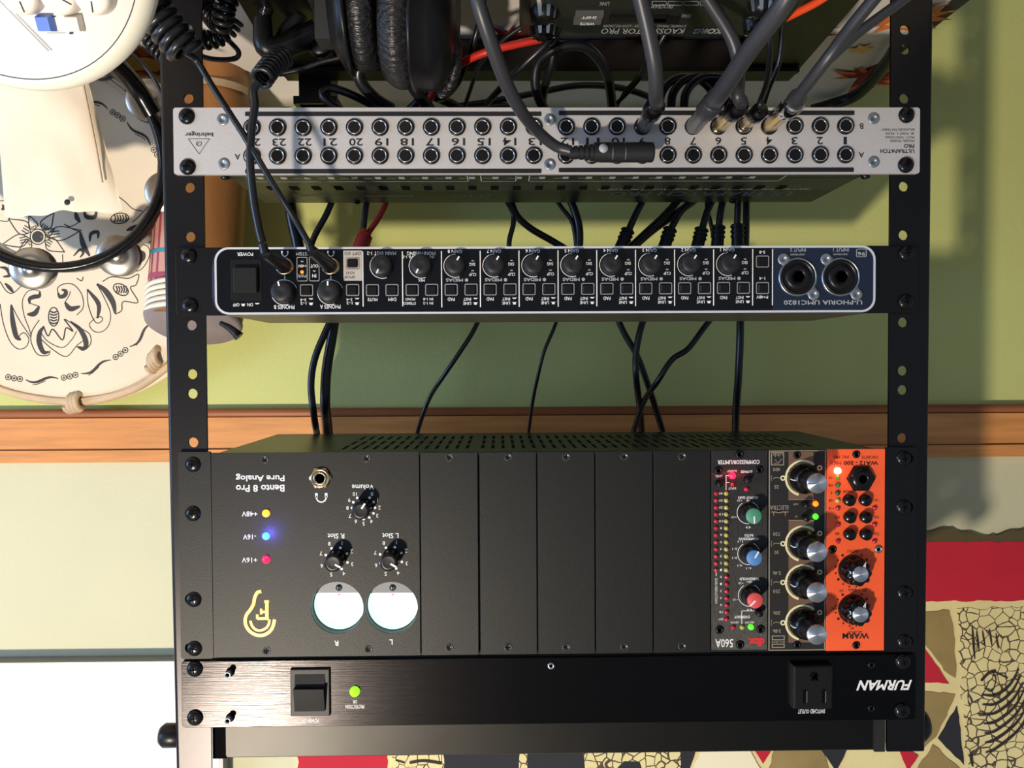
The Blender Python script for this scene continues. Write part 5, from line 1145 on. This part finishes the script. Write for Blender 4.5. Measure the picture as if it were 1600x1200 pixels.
b.tube([(xx(928), ya, zA), (xx(945), ya, zA)], .0060, 24, cat=False); b.tube([(xx(890), ya, zA + .0005), (xx(930), ya, zA)], .0036, 16, cat=False); b.build('strain_relief', M_knob_soft, an, kind='stuff')
b = MB()
for px in (955, 975): b.tube([(xx(px), ya, zA), (xx(px) - .0006, ya, zA)], .0064, 28, cat=False)
b.build('plug_ring', M_steel, an)
b = MB(); b.lathe((xx(941), ya - .0058, zA - .001), [(.0028, 0), (.0028, .0005), (0, .0005)], 20); b.build('round_mark', M_grey_ink, an)
MB().tube([P(892, 236, ya), P(868, 228, ya), P(840, 205, -.03), P(815, 175, -.05), P(790, 128, -.07), P(765, 60, -.09), P(746, 0, -.10), P(738, -40, -.10)], lambda t: .0033 + .0008 * min(1, t * 1.5), 14).build('sheath', M_cable_grey, an)

# loose leads behind the patchbay
cable('black cable arching in a loop above the middle rivets of the patchbay', [(872, 196, .04), (850, 170, .03), (837, 135, .02), (841, 98, .01), (868, 76, 0), (905, 71, 0), (932, 88, .01), (950, 122, .03), (957, 170, .06)], 8)
cable('black cable dropping straight down left of the arching loop', [(872, -20, .0), (868, 50, .0), (862, 100, .01), (850, 140, .03), (846, 175, .06)], 7)
cable('slanting black cable between the grey lead and the arching loop', [(915, -20, -.01), (868, 52, -.01), (820, 100, 0), (788, 132, .02), (760, 162, .05)], 5.5)
cable('thin black cable crossing left over the synthesiser corner', [(900, -15, -.02), (855, 20, -.02), (810, 45, -.01), (780, 68, 0), (750, 100, .02), (735, 140, .05), (725, 170, .07)], 3.5)
cable('thin twin black cable curling down beside the red one', [(760, -15, .0), (745, 50, .0), (728, 100, .02), (712, 135, .04), (690, 155, .06), (672, 150, .07)], 4.5)
rd = cable('red cable rising behind the silver patchbay beside the headphones', [(664, 176, .06), (676, 146, .05), (698, 118, .03), (730, 94, .01), (770, 78, .0), (812, 68, .0), (850, 60, 0)], 6, M_red)
cable('orange red cable at the picture edge above the upper row plugs', [(1228, 28, -.02), (1248, 18, -.03), (1275, 4, -.04), (1300, -12, -.05)], 6.5, M_orange_c)
cable('slim black cable dropping between sockets six and five', [(1222, 10, .0), (1222, 50, .01), (1216, 100, .02), (1200, 140, .03), (1188, 178, .04)], 4.5)
cable('slim black cable beside the dark chrome plug lead', [(1052, 30, .0), (1030, 70, .01), (1008, 110, .03), (985, 140, .05), (955, 170, .07)], 3.5)
cable('thin black cable hanging between the synthesiser and the loop', [(1011, 60, .01), (1008, 95, .02), (996, 120, .04), (975, 145, .06), (962, 172, .07)], 2.5)
for i, (x, lab) in enumerate(((1048, 'leftmost of three short black loops behind the sockets eight and seven'), (1066, 'middle one of three short black loops behind sockets eight and seven'), (1086, 'rightmost of three short black loops behind sockets eight and seven'))):
    cable(lab, [(x - 18, 178, .04), (x - 14, 145, .045), (x + 6, 124, .05), (x + 38, 122, .055), (x + 62, 140, .06), (x + 76, 178, .07)], 6.5)
cable('black cable lying flat along the back of the cloth behind sockets thirteen to ten', [(700, 168, .08), (760, 160, .09), (840, 145, .10), (900, 134, .10), (960, 136, .09), (1010, 150, .09), (1040, 172, .08)], 5)
cable('dark bundle lying on the cloth behind the headphones lead', [(640, 172, .07), (668, 150, .06), (700, 160, .07), (730, 172, .08), (790, 168, .09), (838, 178, .09)], 7)
cable('black loop of lead resting under the wrinkled ear cushions', [(545, 180, .03), (520, 165, .03), (504, 148, .03), (515, 138, .03), (545, 146, .03), (590, 168, .04)], 6.5)
cable('short black lead curling from the bracket behind the rack foot', [(540, 88, .0), (505, 96, .0), (470, 108, -.0), (436, 116, -.0)], 4)
bs_ = cable('glossy black sheathed bundle running behind the tambourine rim to the ivory pad', [(110, 60, .03), (150, 78, .04), (185, 105, .06), (215, 140, .08), (238, 178, .09)], 15, M_gloss)

# ------------------------------------------------------------------ cables between patchbay and interface
def boot(o, px, py, qx, qy, y):
    a, e = P(px, py, y), P(qx, qy, y); MB().tube([a, a + (e - a) * .5, e], lambda t: .0052 - .0008 * t, 14).build('plug_boot', M_knob, o)
    d = (e - a); 
    for k in range(3): c = a + d * (.55 + .18 * k); MB().tube([c - d * .04, c + d * .04], .0055, 14, cat=False).build('boot_rib', M_knob, o)
YC = .105
rb = cable('red plug lead rising from the interface back with a fat red boot', [(608, 302, YC), (603, 318, YC), (592, 340, YC), (577, 362, YC), (570, 378, YC)], 4.5, M_red)
MB().tube([P(560, 400, YC), P(566, 380, YC), P(571, 368, YC), (P(576, 364, YC))], lambda t: .0066 - .0012 * t, 16).build('plug_boot', M_red, rb)
for lab, pts, r in (
 ('black cable slanting to the phones side between patchbay and interface', [(525, 300, YC), (510, 335, YC), (492, 368, YC), (480, 400, YC)], 5),
 ('wide dark cable partly hidden by the two headphone cords', [(450, 300, YC), (456, 340, YC), (464, 375, YC), (468, 400, YC)], 9),
 ('straight black cable entering the fat red boot', [(576, 298, YC), (571, 330, YC), (567, 365, YC)], 5),
 ('thin black cable curving right below patchbay socket fourteen', [(782, 300, YC), (800, 330, .11), (802, 350, .11), (796, 375, .11), (795, 400, .11)], 4),
 ('black cable sweeping right toward gain knob six', [(795, 300, .12), (806, 334, .12), (828, 356, .12), (862, 376, .12), (895, 396, .12)], 5.5),
 ('thin cable left of the pair above gain knob five', [(860, 300, .11), (878, 325, .11), (893, 345, .11), (899, 372, .11), (901, 400, .11)], 3.5),
 ('thick black cable of the pair above gain knob five', [(885, 300, .11), (898, 330, .11), (905, 360, .11), (904, 400, .11)], 6.5)): cable(lab, pts, r)
for i, (pts, bt, lab) in enumerate((
 ([(1012, 300, YC), (996, 330, YC), (982, 360, YC)], (968, 392), 'black cable with ribbed boot above gain knob four'),
 ([(1098, 300, YC), (1066, 328, YC), (1048, 358, YC)], (1036, 392), 'black cable with ribbed boot above gain knob three'),
 ([(1120, 300, YC), (1106, 328, YC), (1097, 358, YC)], (1088, 392), 'black cable with ribbed boot just left of gain knob one'),
 ([(1134, 300, YC), (1127, 325, YC), (1123, 354, YC)], (1120, 392), 'black cable with ribbed boot directly above gain knob one'),
 ([(1154, 300, YC), (1153, 325, YC), (1152, 352, YC)], (1153, 392), 'black cable with ribbed boot nearest the input sockets'))):
    o = cable(lab, pts, 5.5); boot(o, bt[0], bt[1], pts[-1][0], pts[-1][1] - 2, YC)
cable('longest slanting cable of the bunch, passing behind two boots', [(1072, 298, .115), (1040, 335, .115), (1005, 368, .115), (975, 396, .115)], 6)
cable('flatter slanting cable beside the longest one of the bunch', [(1102, 300, .118), (1062, 330, .118), (1022, 358, .118), (985, 390, .118)], 6)
cable('slim cable curving down between two ribbed boots', [(1106, 300, .118), (1105, 325, .118), (1112, 355, .118), (1118, 392, .118)], 3.5)
cable('smooth black cable hugging the last ribbed boot', [(1166, 300, .115), (1166, 340, .115), (1165, 396, .115)], 5.5)

# ------------------------------------------------------------------ cables between interface and the chassis above
YD = .150
for lab, pts, r, y in (
 ('printed black cable bowing toward the lamp side, front one of a thick pair', [(522, 490, YD), (508, 520, YD), (492, 560, YD), (486, 600, YD), (490, 645, YD), (497, 690, .175)], 5.5, 0),
 ('thick black cable behind the bowing printed one', [(524, 490, .16), (518, 530, .16), (510, 580, .16), (508, 630, .16), (511, 660, .17), (514, 692, .18)], 8, 0),
 ('thin black cable slanting from gain knob eight down to the vent slots', [(752, 490, .15), (738, 520, .15), (712, 560, .15), (690, 592, .155), (672, 620, .165), (660, 650, .17), (648, 690, .18)], 3.6, 0),
 ('very thin twin cable falling from gain knob six to the vent slots', [(873, 490, .15), (866, 512, .15), (850, 550, .15), (840, 590, .155), (832, 630, .165), (824, 690, .18)], 2.8, 0),
 ('black cable falling from gain knob four and crossing behind two others', [(962, 490, .155), (975, 520, .155), (995, 555, .155), (1012, 600, .16), (1025, 640, .17), (1040, 690, .18)], 5, 0),
 ('upright black cable in the crossing group above the vent slots', [(1010, 490, .145), (1002, 510, .145), (994, 550, .145), (994, 590, .145), (1000, 640, .165), (1004, 690, .18)], 5.2, 0),
 ('S shaped black cable from gain knob one crossing to the group', [(1118, 490, .14), (1100, 512, .14), (1075, 545, .14), (1050, 562, .14), (1028, 595, .14), (1005, 630, .16), (985, 690, .18)], 4.6, 0),
 ('single straight black cable left of the input sockets side', [(1157, 490, .15), (1156, 540, .15), (1153, 600, .155), (1150, 640, .165), (1149, 690, .18)], 6, 0)): cable(lab, pts, r)

cable('black cord lying along the far corner of the cloth by the wall', [(1400, 76, .10), (1385, 98, .13), (1362, 126, .17), (1335, 150, .205), (1300, 163, .22), (1270, 172, .22)], 9)
